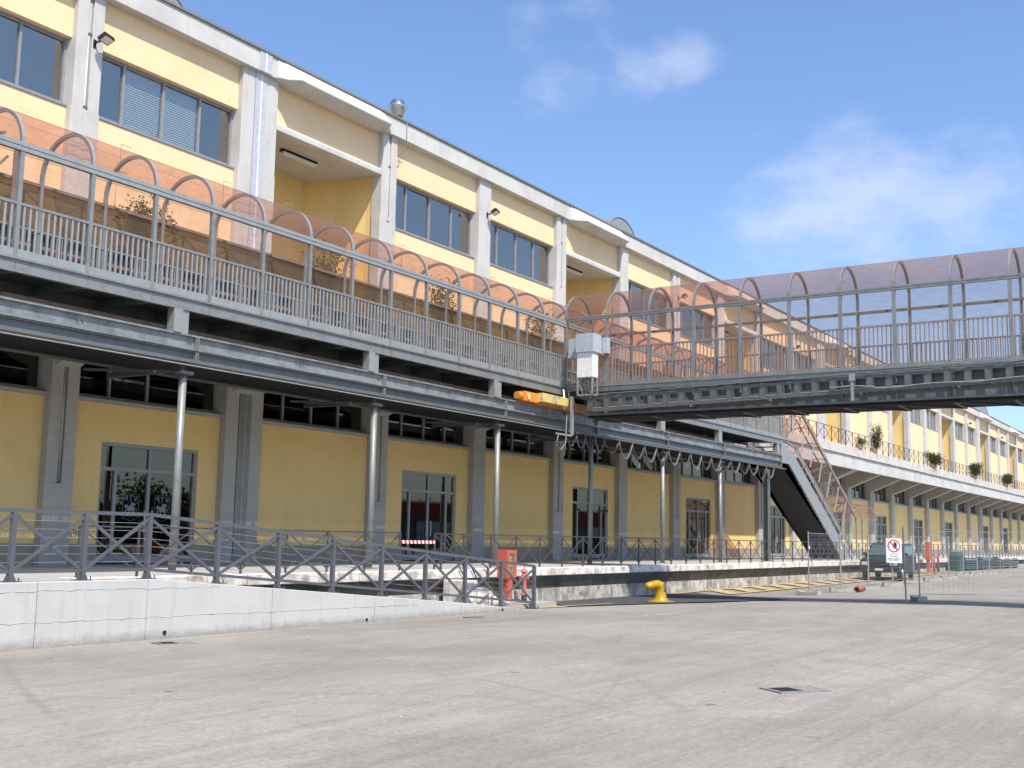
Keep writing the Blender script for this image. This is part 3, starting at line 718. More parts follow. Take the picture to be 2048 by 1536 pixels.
for i in range(len(WX)-1):
    a=WX[i]
    place('roof_panel',top_m,K,(a,0,0)); place('rear_panel',rear_m,K,(a,0,0))
    build(MB().box(a+.036,a+P_-.036,YR-.02,YR+.025,8.33,8.39),'rear_beam','brown_steel',K)
    if 30.8<a+P_/2<32.9: continue
    r=place('railing_panel',rail_m,K,(a,YF-.01,0))
    place('kick_plate',kick_m,r,(a,YF-.01,0))
    for j in range(11): place('baluster',bal_m,r,(a+P_*(j+1)/12.,YF-.012,0))
# rear railing: low bars behind the walkway, too fine to tell apart singly
m=MB(); m.box(WX[0],WX[-1],YR-.05,YR-.01,7.42,7.46); m.box(WX[0],WX[-1],YR-.05,YR-.01,6.48,6.52)
x=WX[0]+.07
while x<WX[-1]: m.box(x-.014,x+.014,YR-.04,YR-.02,6.52,7.42); x+=.118
stuff(build(m,'rear_bars','galvanized_light',K)); build(MB().box(WX[0],WX[-1],YR+.03,YR+.045,6.45,7.13),'rear_kick_plate','iron',K); build(MB().box(WX[0],WX[-1],YR+.03,YR+.045,7.20,7.45),'rear_kick_plate','iron',K)
for zz_,ya_,yb_,za_,zb_ in ((0,18.2,20.35,5.74,5.745),): build(MB().box(4.6,50.2,ya_,yb_,za_,zb_),'bird_net','net',K)
# long front beam of two channels
for a,b in ((6.5,16.1),(16.11,30.9),(30.91,50.4)):
    m=MB().box(max(a,WX[0]),b,YF-.05,YF+.05,8.36,8.43).box(max(a,WX[0]),b,YF-.055,YF+.055,8.445,8.52).box(max(a,WX[0]),b,YF-.035,YF+.035,8.43,8.445); build(m,'front_beam','galvanized_light',K)
# kinked struts inside the near end of the walkway
build(MB().bar((10.6,19.4,8.3),(12.0,18.9,8.95),.05,.05).bar((11.3,19.45,7.3),(12.4,19.4,8.7),.04,.04).bar((12.5,19.3,7.4),(12.5,19.3,8.9),.09,.03),'inner_strut','brown_steel',K)

# ------------------------------------------------------------------ movable gangway bridge
XB0,XB1=30.92,32.62
G=thing('gangway_bridge','covered steel gangway bridge with arched pink plastic roof crossing the yard','bridge',(31.8,17.8,5.4))
UY=[17.98-1.4475*i for i in range(21)]           # uprights, from the walkway out over the yard
QY=UY[0]-UY[1]; YEND=UY[-1]
zs=8.6
ARB=[(31.77-.85*math.cos(math.pi*i/n),zs+.86*math.sin(math.pi*i/n)) for i in range(n+1)]
def archB():
    pts=[(x,0,z) for x,z in ARB]+[(XB1,0,z) for z in (8.2,7.6,7.0,6.45)]; secs=[]; r=.035
    for i,p in enumerate(pts):
        q0=Vector(pts[max(i-1,0)]); q1=Vector(pts[min(i+1,len(pts)-1)]); d=(q1-q0).normalized(); nr=Vector((-d.z,0,d.x)); c=Vector(p); yv=Vector((0,r,0))
        secs.append([c-yv-nr*r,c+yv-nr*r,c+yv+nr*r,c-yv+nr*r])
    return MB().loft(secs).mesh('arch','galvanized',fix=True)
ab=archB()
up_m=MB().box(-.04,.04,-.045,.045,5.98,8.52).mesh('upright','galvanized')
pf=[(x,z+.038) for x,z in ARB]+[(XB1+.04,8.3),(XB1+.04,7.6),(XB1+.04,6.5)]
def sheetB():
    m=MB(); k=len(pf); m.v=[(x,0,z) for x,z in pf]+[(x,-QY,z) for x,z in pf]; m.f=[(i,i+1,k+i+1,k+i) for i in range(k-1)]; return m.mesh('roof_panel','sheet_pink',True)
shb=sheetB()
bb=MB().box(-.012,.012,-.014,.014,6.55,7.56).mesh('baluster','brown_steel')
rb=MB().box(-.025,.025,-QY+.045,-.045,7.55,7.60).mesh('railing_panel','brown_steel'); rb3=MB().box(-.012,.012,-QY+.045,-.045,6.5,6.54).mesh('bottom_rail','brown_steel')
rb2=MB().box(-.02,.02,-QY+.045,-.045,7.30,7.34).mesh('far_rail','brown_steel'); rb4=MB().box(-.02,.02,-QY+.045,-.045,8.26,8.34).mesh('far_beam','brown_steel')
bb2=MB().box(-.01,.01,-.012,.012,6.5,7.30).mesh('baluster','brown_steel')
stiff=MB().box(-.07,0,-.012,.012,5.575,6.24).box(.0,.02,-.05,.05,5.575,6.24).mesh('stiffener','galvanized_dark')
for i,y in enumerate(UY):
    place('upright',up_m,G,(XB0,y,0)); place('arch',ab,G,(0,y,0)); place('stiffener',stiff,G,(XB0+.005,y,0))
    if i==len(UY)-1: break
    place('roof_panel',shb,G,(0,y,0))
    r=place('railing_panel',rb,G,(XB0,y,0)); fr=place('far_rail',rb2,G,(XB1-.05,y,0))
    place('bottom_rail',rb3,r,(XB0,y,0)); place('far_beam',rb4,fr,(XB1-.05,y,0))
    if i==0: 
        continue
    for j in range(12): 
        place('baluster',bb,r,(XB0,y-QY*(j+.75)/12.6,0))
        if i<12: place('baluster',bb2,fr,(XB1-.05,y-QY*(j+.6)/12.2,0))
build(MB().box(XB0-.05,XB0+.05,YEND,UY[0]-.06,8.52,8.565).box(XB0-.03,XB0+.03,YEND,UY[0]-.06,8.565,8.58).box(XB0-.055,XB0+.055,YEND,UY[0]-.06,8.58,8.63),'front_beam','galvanized',G)
# floor edge, pale-coloured dashes standing in for light through its slots, and plate girders with flanges
gm=MB().box(XB0-.06,XB0+.1,YEND,UY[0]-.05,6.40,6.48).box(XB0-.035,XB0+.02,YEND,UY[0]-.05,6.30,6.40); build(gm,'floor_edge','galvanized',G)
pe=MB(); y=UY[0]-.2
while y>YEND: pe.box(XB0-.042,XB0-.036,y-.10,y-.015,6.335,6.37); y-=.125
stuff(build(pe,'light_dashes','cable_light',G))
build(MB().box(XB0,XB1,YEND,UY[0]-.05,6.30,6.39),'floor_plate','galvanized_dark',G)
for xx in (XB0+.03,XB1-.05):
    build(MB().box(xx-.01,xx+.01,YEND,17.2,5.57,6.295).box(xx-.12,xx+.12,YEND,17.2,5.52,5.57).box(xx-.11,xx+.11,YEND,17.2,6.24,6.29),'plate_girder','girder_low',G)
for i,y in enumerate(UY[1:]):
    build(MB().box(XB0+.16,XB1-.18,y-.04,y+.04,5.425,5.455).bar((XB0+.1,y,5.43),(XB1-.1,y-QY,5.43),.05,.03),'underbrace','iron',G)
build(MB().box(XB0+.06,XB1-.1,YEND,17.2,5.455,5.515),'underside','black_matt',G)
# cable carrier chain on brackets along the side
XC=30.62
def chz(y): return 6.08+.02*(16.9-y)
ch=[]
y=16.95; i=0
lk=MB()
lk.box(-.1,.1,-.16,.0,-.30,.02)            # side plate
link_m=None
while y>YEND+.5:
    zt=chz(y)-.02
    m=MB(); m.box(XC-.02,XC+.02,y-.15,y,zt-.45,zt); m.box(XC-.015,XC+.015,y-.49,y-.15,zt-.06,zt-.005); m.box(XC-.015,XC+.015,y-.49,y-.15,zt-.45,zt-.36)
    m.box(XC+.16,XC+.2,y-.15,y,zt-.45,zt); m.box(XC+.16,XC+.2,y-.49,y-.15,zt-.06,zt-.005); m.box(XC+.16,XC+.2,y-.49,y-.15,zt-.45,zt-.36)
    m.box(XC+.02,XC+.16,y-.1,y-.06,zt-.45,zt-.41)
    o=build(m,'chain_link','chain',G)
    build(MB().box(XC-.024,XC-.016,y-.47,y-.17,zt-.365,zt-.34),'link_pin','cable_light',o)
    y-=.495; i+=1
for y in (16.4,13.6,11.2,8.7,6.2,3.7,1.2): build(MB().box(XC-.01,XB0-.06,y-.03,y+.03,chz(y)-.53,chz(y)-.475),'chain_bracket','galvanized',G)
hp=[]; y=16.9
while y>YEND+1: hp.append((XC-.05+.02*math.sin(y*7),y,chz(y)+.025+.012*math.sin(y*11))); y-=.25
build(MB().tube(hp,.022,6),'hose','galvanized_dark',G,smooth=True)
hp=[(XC-.04,y,chz(y)-.39+.02*math.sin(y*3)) for y in [9.2-.3*i for i in range(24)]]
build(MB().tube(hp,.014,6),'cable','cable_light',G,smooth=True)
c=thing('cable_clamp','light grey coupling block on the bridge cable chain','clamp',(XC,8.9,5.7))
build(MB().box(XC-.09,XC-.03,8.82,8.98,6.08,6.28).box(XC-.07,XC-.03,8.86,8.94,5.55,6.08),'block','galvanized_light',c); build(MB().bar((XC-.06,8.9,5.95),(XC-.06,8.3,5.90),.03,.03).bar((XC-.06,8.9,5.95),(XC-.06,9.5,5.93),.03,.03),'clamp_arm','cable_light',c)
# electrical cabinet and junction boxes on the bridge end
cb=thing('electrical_cabinet','white switch cabinet with grey hood and open wiring below on the bridge end','cabinet',(30.45,16.9,6.1))
bevel(build(MB().box(30.24,30.58,16.63,17.18,6.62,7.38),'cabinet_body','white_paint',cb),.008,2)
bevel(build(MB().box(30.18,30.70,16.58,17.20,7.38,7.95),'hood','cab_grey',cb),.01,2)
bevel(build(MB().box(30.52,30.88,17.2,17.66,7.28,7.88),'side_box','cab_grey',cb),.01,2); build(MB().box(30.72,30.9,16.4,16.57,7.4,7.88),'side_box','cab_grey',cb)
m=MB()
for xx in (30.24,30.54):
    for yy in (16.63,17.14): m.box(xx,xx+.04,yy,yy+.04,6.08,6.618)
m.box(30.24,30.58,16.63,16.67,6.06,6.1); m.box(30.24,30.58,17.14,17.18,6.06,6.1); m.box(30.24,30.28,16.67,17.14,6.06,6.1); build(m,'stand','galvanized_light',cb)
for i in range(6):
    yy=16.74+.07*i; build(MB().tube([(30.36+.02*i,yy,6.62),(30.34+.03*math.sin(i*2),yy+.04,6.4),(30.38,yy-.03,6.2),(30.42,yy,6.0)],.016,6),'wire','cable_light' if i%2 else 'cable',cb,smooth=True)
# orange end carriage on the rail
oc=thing('end_carriage','orange steel drive carriage with peeling yellow buffer beam under the bridge','carriage',(31.4,17.9,5.7))
bevel(build(MB().box(28.15,28.95,17.72,18.02,5.72,6.0),'drive_box','orange',oc),.012,2)
build(MB().lathe([(.10,0),(.10,.2),(.07,.24)],(28.35,17.7,5.86),14,'y'),'motor','yellow_peel',oc); build(MB().lathe([(.11,-.22),(.11,0)],(28.15,17.86,5.86),14,'x'),'motor','orange',oc)
bevel(build(MB().box(28.9,30.42,17.55,17.75,5.76,6.02),'buffer_beam','yellow_peel',oc),.01,2)
bevel(build(MB().box(28.95,34.7,17.80,18.05,5.705,5.98),'carriage_beam','orange',oc),.012,2)
for xx in (29.2,34.2): build(MB().lathe([(.16,-.05),(.16,.05)],(xx,17.93,5.86),16,'y'),'wheel','galvanized_dark',oc)
build(MB().bar((30.3,17.65,6.02),(30.42,17.75,6.3),.04,.02).bar((30.62,17.65,6.02),(30.74,17.75,6.3),.04,.02),'tie_lug','galvanized_light',oc)
# cable arm hanging from the carriage
arm=thing('cable_support','pale steel arm hanging from the bridge end holding looped cables','bracket arm',(30.4,17.4,4.8))
build(MB().box(30.34,30.44,17.38,17.43,4.88,6.06).box(30.30,30.34,17.37,17.44,4.88,6.06),'drop_bar','galvanized_light',arm); build(MB().box(29.42,30.34,17.38,17.43,4.83,4.88),'foot_bar','galvanized_light',arm)
build(MB().tube([(29.55,17.4,4.84),(29.45,17.4,4.55),(29.7,17.4,4.38),(29.98,17.4,4.6),(30.05,17.4,5.4),(30.1,17.5,5.7)],.018,6),'cable','cable_light',arm,smooth=True)
build(MB().tube([(29.5,17.42,4.84),(29.6,17.4,4.3),(29.9,17.4,4.2),(30.0,17.4,4.7)],.014,6),'cable','cable',arm,smooth=True)
# festoon of looped cables under the girder
fe=thing('festoon_cable','row of drooping cable loops hung below the rail girder','cable',(39,17.7,4.9))
build(MB().box(30.4,50.3,17.68,17.74,5.02,5.07),'track','galvanized_dark',fe)
xx=30.55; lp=0
while xx<48.2:
    w=.62 if xx<32.6 else random.uniform(.92,1.02); d=random.uniform(.42,.62)
    pts=[]
    for i in range(11):
        s_=i/10; pts.append((xx+w*s_,17.7+.01*math.sin(lp),5.0-d*(math.sin(math.pi*s_)**.75)))
    o=build(MB().tube(pts,.0125,6),'cable_loop','cable_light' if lp%2 else 'cable',fe,smooth=True)
    pts=[(p[0]+.03,p[1]+.05,5.0-(5.0-p[2])*.9) for p in pts]; build(MB().tube(pts,.012,5),'thin_cable','cable',o,smooth=True)
    build(MB().box(xx-.03,xx+.03,17.67,17.75,4.98,5.02),'trolley','galvanized_dark',fe)
    xx+=w; lp+=1

# ------------------------------------------------------------------ stair down to the platform
T=thing('staircase','steep covered steel staircase with dark underside descending to the platform','staircase',(56,18.8,ZP))
def zt_(x): return 6.19-.548*(x-52.74)      # upper edge of balustrade line
y0=YF-.03
def strg(y,t,par):
    a=MB().prism([(50.42,6.44),(50.42,5.35),(51.5,5.35),(58.3,1.56),(59.4,ZP),(60.4,ZP),(60.4,1.3),(52.2,5.80),(51.3,6.05)],y,y+t,'y'); return build(a,'stringer','galvanized_light',par)
strg(y0,.05,T); strg(YR+.02,.05,T)
build(MB().prism([(51.45,5.33),(58.25,1.55),(59.35,ZP+.02),(59.2,ZP+.02),(58.15,1.60),(51.3,5.40),(50.45,5.40),(50.45,5.33)],y0+.055,YR+.015,'y'),'soffit_plate','soffit_dark',T)
# balustrade rails and infill plates
for y in (y0-.01,YR+.03):
    build(MB().bar((51.3,y+.03,6.33),(52.5,y+.03,6.18),.07,.12).bar((52.4,y+.03,6.22),(61.4,y+.03,1.29),.07,.11),'hand_rail','galvanized',T)
xx=52.45
while xx<60.2:
    build(MB().prism([(xx,zt_(xx)-.12),(xx+1.25,zt_(xx+1.25)-.12),(xx+1.25,zt_(xx+1.25)-.40),(xx,zt_(xx)-.40)],y0+.0,y0+.02,'y'),'infill_plate','galvanized_light',T); 
    xx+=1.33
for i in range(30):
    tx=51.0+i*.31; tz=6.36-i*.187
    build(MB().box(tx,tx+.30,y0+.06,YR,tz-.03,tz),'tread','galvanized_dark',T)
# canopy over the stair: front beam, posts, arches, tinted sheet
def beam(x): return 7.97-.554*(x-53.26)
nrm=Vector((.485,0,.875))
AR2=[( .775-.775*math.cos(math.pi*i/12), .72*math.sin(math.pi*i/12)) for i in range(13)]
def stair_arc(x): 
    z=beam(x); return [(x+nrm.x*h,YF+w,z+nrm.z*h) for w,h in AR2]+[(x-nrm.x*d,YR+.01,z-nrm.z*d) for d in (.4,.9,1.35)]
xs=[51.6+1.25*i for i in range(9)]
for x in xs:
    build(MB().tube(stair_arc(x),.03,6),'arch','brown_steel',T)
    q=Vector((x,YF,beam(x))); f=q-nrm*1.62; f.y=y0+.03; build(MB().bar(f,q,.05,.05),'post','galvanized_light',T)
for a,b in zip(xs,xs[1:]):
    A,Bq=stair_arc(a),stair_arc(b); m=MB(); k=len(A); up_=Vector((0,0,.034)); m.v=[tuple(Vector(p)+up_) for p in A+Bq]; m.f=[(i,i+1,k+i+1,k+i) for i in range(k-1)]
    build(m,'canopy_sheet','sheet_pink',T,smooth=True)
build(MB().bar((51.0,YF,beam(51.0)),(62.1,YF,beam(62.1)),.08,.12),'canopy_beam','brown_steel',T)
build(MB().bar((51.2,YF+.775,beam(51.2)+.70),(61.9,YF+.775,beam(61.9)+.70),.05,.05),'ridge','brown_steel',T)
xl=[62.0,63.1,64.5,65.9]
for x in xl:
    arc=[(x,YF+w*1.0,3.12+h*1.15) for w,h in AR2]; build(MB().tube(arc,.028,6),'arch','galvanized',T)
    for y in (YF,YR): build(MB().box(x-.03,x+.03,y-.03,y+.03,ZP,3.12),'leg','galvanized',T)
for a,b in zip(xl,xl[1:]):
    m=MB(); A=[(a,YF+w,3.15+h*1.15) for w,h in AR2]; Bq=[(b,p[1],p[2]) for p in A]; k=len(A); m.v=A+Bq; m.f=[(i,i+1,k+i+1,k+i) for i in range(k-1)]; build(m,'canopy_sheet','sheet_pink',T,smooth=True)
build(MB().box(62.0,65.9,YF-.03,YF+.03,3.06,3.12).box(62.0,65.9,YR-.03,YR+.03,3.06,3.12),'canopy_edge','brown_steel',T)
# small gate of mesh panels at the head of the stair
gt=thing('handrail_gate','galvanised end panel at the top of the stair','gate',(50.6,18,6.4))
build(MB().box(50.45,50.5,YF-.04,YF+.0,6.45,7.55).box(51.35,51.4,YF-.04,YF,6.3,7.45).box(50.5,51.35,YF-.04,YF,7.42,7.47).box(50.5,51.35,YF-.04,YF,6.5,6.55),'frame','galvanized_light',gt)
for j in range(9): build(MB().box(50.55+.09*j,50.562+.09*j,YF-.03,YF-.015,6.55,7.42),'bar','galvanized',gt)

# ------------------------------------------------------------------ X railings
def xrail(t,posts,h,pw,bw,mat,wires=0,foot=False,end=True):
    """posts: list of base points; X braces between neighbours"""
    for i,p in enumerate(posts):
        p=Vector(p); o=build(MB().box(-pw/2,pw/2,-pw/2,pw/2,0,h-.004),'post',mat,t,p)
        if foot:
            build(MB().prism([(-.11,0),(.11,0),(.045,.12),(-.045,.12)],-.012,.012,'y'),'gusset',mat,o,p); build(MB().box(-.13,.13,-.1,.1,0,.014),'foot_plate',mat,o,p)
            for s in (-.1,.1): build(MB().lathe([(.012,0),(.012,.05)],(s,-.07,.014),6),'bolt','iron',o,p)
        if i==len(posts)-1: break
        q=Vector(posts[i+1]); b0=Vector((0,0,.17 if foot else .1)); t0=Vector((0,0,h-.07 if foot else h-.03)); off=Vector((0,pw*.25,0)); dx=Vector((pw/2,0,0))
        build(MB().bar(p+Vector((0,0,h)),q+Vector((0,0,h)),bw*1.25,bw*1.1),'top_rail',mat,t)
        if foot: build(MB().bar(p+b0+dx-Vector((0,0,.02)),q+b0-dx-Vector((0,0,.02)),bw,bw),'bottom_rail',mat,t)
        build(MB().bar(p+b0+dx-off*.6,q+t0-dx-off*.6,bw*.5,bw),'cross_bar',mat,t); build(MB().bar(p+t0+dx+off*.6,q+b0-dx+off*.6,bw*.5,bw),'cross_bar',mat,t)
        for w in range(wires):
            zz=Vector((0,off.y*1.4,.22+(h-.3)*(w+.5)/wires)); build(MB().bar(p+zz,q+zz,.006,.006),'wire','cable_light',t)
px=[9.12,10.35,11.59,12.83]+[12.83+1.513*i for i in range(1,9)]
def rtop(x): return .97 if x<12.9 else .97-.97*(x-12.9)/(25.05-12.9)
Rr=thing('ramp_railing','dark grey steel railing with crossed braces along the white ramp wall','railing',(17,15.33,1))
xrail(Rr,[(x,15.33,rtop(x)) for x in px],1.045,.075,.05,'grey_paint',6,True)
# ramp wall
RW=thing('ramp_wall','white cast concrete ramp wall tapering to the ground','ramp',(17,15.3,0))
for a,b in ((4.0,10.74),(10.74,12.77),(12.77,15.62),(15.62,18.55),(18.55,21.6),(21.6,25.1)):
    pts=[a]+([12.9] if a<12.9<b else [])+[b]
    a_=a+.006; b_=b-.006
    poly=[(a_,-.05),(b_,-.05),(b_,max(rtop(b_),.0))]+([(12.9,.97)] if a<12.9<b else [])+[(a_,rtop(a_))]
    if b>25: poly=[(a_,-.05),(25.1,-.05),(a_,rtop(a_))]
    bevel(build(MB().prism(poly,15.2,15.46,'y'),'wall_section','ramp_concrete',RW,fix=True),.012,2)
# shuttering lines: shallow ragged ridges of grout
def ridge(p,q,name='formwork_seam'):
    m=MB(); p=Vector(p); q=Vector(q); L=(q-p).length; k=max(3,int(L/.11)); pts=[]
    for i in range(k+1): 
        c=p.lerp(q,i/k); pts.append(c+Vector((0,random.uniform(-.003,.002),random.uniform(-.012,.012)) if abs(q.x-p.x)>.3 else (random.uniform(-.008,.008),random.uniform(-.003,.002),0)))
    m.tube(pts,[random.uniform(.003,.007) for _ in pts],5); build(m,name,'seam',RW)
ridge((8,15.199,.85),(14.3,15.199,.82)); ridge((8,15.199,.40),(20,15.199,.30))
for xx,za,zb in ((10.74,0,.78),(11.55,.0,.95),(12.75,.1,.84),(13.56,.05,.33),(15.55,.03,.5),(15.72,.02,.42),(18.55,.02,.4),(21.6,.02,.2)): ridge((xx,15.199,za),(xx+.02,15.199,zb))
build(MB().lathe([(.035,-.01),(.035,.02)],(13.15,15.19,.1),10,'y'),'weep_hole','black',RW); build(MB().lathe([(.03,-.01),(.03,.02)],(18.3,15.19,.06),10,'y'),'weep_hole','black',RW); build(MB().lathe([(.03,-.01),(.03,.02)],(23.3,15.19,.05),10,'y'),'weep_hole','black',RW)
# platform railing in two runs with a gap for the steps
def scroll(t,x,y,z,s=-1):
    pts=[]
    for i in range(18):
        a=math.pi*2*i/12; r=.085-.0035*i; pts.append((x+s*(.10+r*math.cos(a)),y,z+r*math.sin(a)))
    build(MB().tube(pts,.011,6),'scroll','iron',t,smooth=True)
Ra=thing('platform_railing','thin dark iron railing with crossed braces and scroll ends behind the ramp','railing',(17,16.6,ZP))
xrail(Ra,[(12.44+1.2357*i,16.6,ZP) for i in range(8)],.86,.035,.026,'iron'); scroll(Ra,12.42,16.6,ZP+.72); scroll(Ra,21.07,16.6,ZP+.74)
Rb=thing('platform_railing','long thin dark iron railing with crossed braces along the platform edge to the stair','railing',(36,16.6,ZP))
xrail(Rb,[(22.43+1.2115*i,16.6,ZP) for i in range(32)],.86,.035,.026,'iron')
Rc=thing('platform_railing','distant dark iron railing with crossed braces behind the parked car','railing',(75,16.6,ZP))
xrail(Rc,[(62+1.25*i,16.6,ZP) for i in range(44)],.86,.035,.026,'iron')
Rs=thing('steps_handrail','thin iron handrail slanting down beside the stone steps','railing',(23.3,15.8,0))
build(MB().bar((22.45,16.3,1.8),(24.3,16.3,.98),.03,.03),'top_rail','iron',Rs)
build(MB().bar((22.45,16.3,1.72),(23.6,16.3,.4),.025,.02).bar((23.3,16.3,1.35),(24.3,16.3,.12),.025,.02),'cross_bar','iron',Rs)
build(MB().box(24.28,24.32,16.28,16.32,0.02,1.0),'post','iron',Rs); build(MB().box(22.43,22.47,16.4,16.44,ZP,1.82),'post','iron',Rs)
# red and white barrier tape across the gap
tp=thing('barrier_tape','red and white striped barrier board across the gap in the platform railing','barrier',(21.7,16.6,1.6))
for i in range(18):
    x=21.08+.0745*i; build(MB().prism([(x+.022,1.57),(x+.095,1.57),(x+.073,1.645),(x,1.645)],16.585,16.6,'y'),'stripe','tape_red' if i%2==0 else 'tape_white',tp)
# balcony railing along the upper edge
Rd=thing('balcony_railing','brown iron railing with crossed braces along the balcony edge','railing',(80,20.45,7.58))
xrail(Rd,[(52.2+1.37*i,20.45,7.57) for i in range(80)],.93,.04,.03,'iron')
Re=thing('balcony_railing','iron railing with crossed braces behind the pink walkway roof','railing',(30,20.45,7.58))
xrail(Re,[(8.0+1.37*i,20.45,7.57) for i in range(32)],.93,.035,.024,'iron')

# ------------------------------------------------------------------ plants on the balcony
def shrub(p,w,h,mats,label,n=420,ls=.075,group=None):
    t=thing('potted_shrub',label,'shrub',p,group); x,y,z=p
    build(MB().prism([(-w*.36,0),(w*.36,0),(w*.4,.26),(-w*.4,.26)],-.13,.13,'y'),'planter','pot',t,(p[0],p[1]+.12,p[2]))
    stems=MB(); tips=[]
    for i in range(9):
        a=random.uniform(0,6.28); r=random.uniform(.1,.5)*w; e=Vector((r*math.cos(a),r*.5*math.sin(a),.25+h*random.uniform(.5,1)))
        s0=Vector((random.uniform(-.3,.3)*w,random.uniform(-.05,.05),.24)); mid=s0.lerp(e,.5)+Vector((random.uniform(-.05,.05),0,.05)); stems.tube([s0,mid,e],[.012,.009,.004],5); tips+= [s0.lerp(e,f) for f in (.2,.35,.5,.65,.8,.92,1)]
    build(stems,'stem','bark',t,p)
    n=int(n*1.7)
    for mi,mat in enumerate(mats):
        m=MB()
        for i in range(n//len(mats)):
            c=random.choice(tips)+Vector((random.gauss(0,.16*w),random.gauss(0,.10*w),random.gauss(0,.11*h)))
            if c.z<.24: c.z=.24+random.random()*.2
            d=Vector((random.gauss(0,1),random.gauss(0,1),random.gauss(.3,.8))).normalized(); s_=d.cross(Vector((random.random(),random.random(),random.random()))).normalized(); L=ls*random.uniform(.6,1.4)
            m.add([c,c+d*L*.5+s_*L*.3,c+d*L,c+d*L*.5-s_*L*.3],[(0,1,2,3)])
        build(m,'foliage',mat,t,p)
GR='shrubs in planters on the balcony'
shrub((16.25,20.3,7.6),1.2,1.15,['leaf_green','leaf_dry'],'green shrub behind the walkway under the blind-covered window',873,0.066,GR)
shrub((22.2,20.3,7.6),1.2,1.45,['leaf_dry','leaf_green'],'brownish shrub behind the walkway below the nearest loggia',965,0.066,GR)
shrub((27.45,20.3,7.6),1.2,1.6,['leaf_dry','leaf_green'],'olive shrub behind the walkway in front of the grooved pillar',1058,0.066,GR)
shrub((33.2,20.3,7.6),1.25,1.6,['leaf_dark','leaf_dry'],'shrub behind the walkway just before the bridge',1058,0.066,GR)
shrub((54.0,20.3,7.6),1.0,1.3,['leaf_green','leaf_dry'],'spiky shrub by the top of the staircase',690,0.106,GR)
shrub((74.4,20.25,7.6),1.1,1.35,['leaf_red','leaf_dark','leaf_dark'],'tall reddish shrub on the far balcony, first beyond the bridge',1196,0.079,GR)
shrub((71.2,20.25,7.6),1.1,.4,['leaf_dark','leaf_green'],'low green shrub at the foot of the tall reddish one',459,0.066,GR)
shrub((90.5,20.25,7.6),1.8,.95,['leaf_dark','leaf_red','leaf_dark'],'broad dark shrub on the far balcony, second beyond the bridge',1494,0.099,GR)
shrub((105.6,20.25,7.6),1.9,.95,['leaf_dark','leaf_red','leaf_dark'],'dark shrub on the far balcony, third beyond the bridge',1380,0.106,GR)
shrub((120.4,20.25,7.6),1.9,.9,['leaf_dark','leaf_dark'],'small dark shrub at the distant end of the balcony',1150,0.112,GR)

# thin bird wires on short pins above the balcony
for i,(yy,zz,l) in enumerate(((22.5,10.85,'upper pair of thin wires stretched along the wall above the walkway'),)):
    t=thing('wire_line',l,'wire',(30,yy,zz))
    for dz in (0,-.22): build(MB().box(11,46,yy-.004,yy+.004,zz+dz-.004,zz+dz+.004),'wire','cable_light',t)
    for x in (13.1,17.3,20.6,22.9,28.2,33.3,37.4): build(MB().bar((x,yy,zz+.12),(x,yy,zz-.8),.012,.012).bar((x,yy,zz+.12),(x+.3,yy,zz+.12),.012,.012),'pin','cable_light',t)
t=thing('loose_cable','pale loose cable hanging from the roof edge beside the chimney','cable',(28.4,22.5,13.3))
build(MB().tube([(28.25,22.48,15.05),(28.27,22.49,14.5),(28.33,22.6,14.2),(28.22,22.76,13.95),(28.3,22.8,13.7),(28.05,22.8,13.5),(28.0,22.8,12.95)],.012,6),'strand','cable_light',t,smooth=True)

# ------------------------------------------------------------------ fire point, bollard and small things
fb=thing('fire_hose_cabinet','red fire hose cabinet on a post beside the pink hydrant','cabinet',(25.0,16.1,0))
fx,fy=25.0,16.03
build(MB().box(fx-.09,fx+.12,fy-.06,fy+.12,0.01,.62),'stand','red_paint',fb)
m=MB().box(fx-.21,fx+.25,fy+.0,fy+.22,.62,1.32); m.box(fx-.21,fx+.25,fy-.1,fy-.0,1.22,1.32); m.box(fx-.21,fx+.25,fy-.1,fy,.62,.74); m.box(fx-.21,fx-.11,fy-.1,fy,.74,1.22); m.box(fx+.15,fx+.25,fy-.1,fy,.74,1.22)
bevel(build(m,'cabinet_body','red_paint',fb),.006,2)
build(MB().box(fx-.109,fx+.149,fy-.012,fy-.004,.742,1.218),'recess','black_matt',fb)
build(MB().lathe([(.10,0),(.10,.05)],(fx+.02,fy-.06,.86),16,'y').box(fx-.09,fx+.13,fy-.05,fy-.03,.76,.98),'hose','hose_yellow',fb); build(MB().lathe([(.05,0),(.02,.06)],(fx+.02,fy-.075,.86),12,'y'),'hub','black_matt',fb)
build(MB().tube([(fx,fy-.05,.98),(fx+.02,fy-.05,1.06),(fx+.0,fy-.05,1.12)],[.05,.03,.02],8),'nozzle','hose_yellow',fb); build(MB().box(fx-.04,fx+.05,fy-.06,fy-.03,1.1,1.17),'valve','white_paint',fb)
place('pane',MB().box(fx-.109,fx+.149,fy-.096,fy-.09,.742,1.218).mesh('pane','glass'),fb)
fb.location.z+=.115; fb.location.y+=.12
hy=thing('fire_hydrant','faded pink fire hydrant standing below the platform edge','hydrant',(25.78,16.03,0)); hx,hyy=25.78,16.03
build(MB().lathe([(.075,0),(.075,.16)],(hx,hyy,0.01),14),'base_pipe','iron',hy,smooth=True)
autosmooth(build(MB().lathe([(.075,.155),(.11,.16),(.11,.185),(.072,.2),(.06,.3),(.06,.58),(.08,.61),(.08,.66),(.07,.69),(.055,.71),(.09,.75),(.07,.8),(.03,.83),(.015,.84),(.015,.9)],(hx,hyy,.01),16),'barrel','pink_paint',hy))
for s in (-1,1): build(MB().lathe([(.04,0),(.04,.1),(.05,.1),(.05,.13)] if s>0 else [(.05,-.13),(.05,-.1),(.04,-.1),(.04,0)],(hx+s*.05,hyy,.6),10,'x'),'outlet','pink_paint',hy)
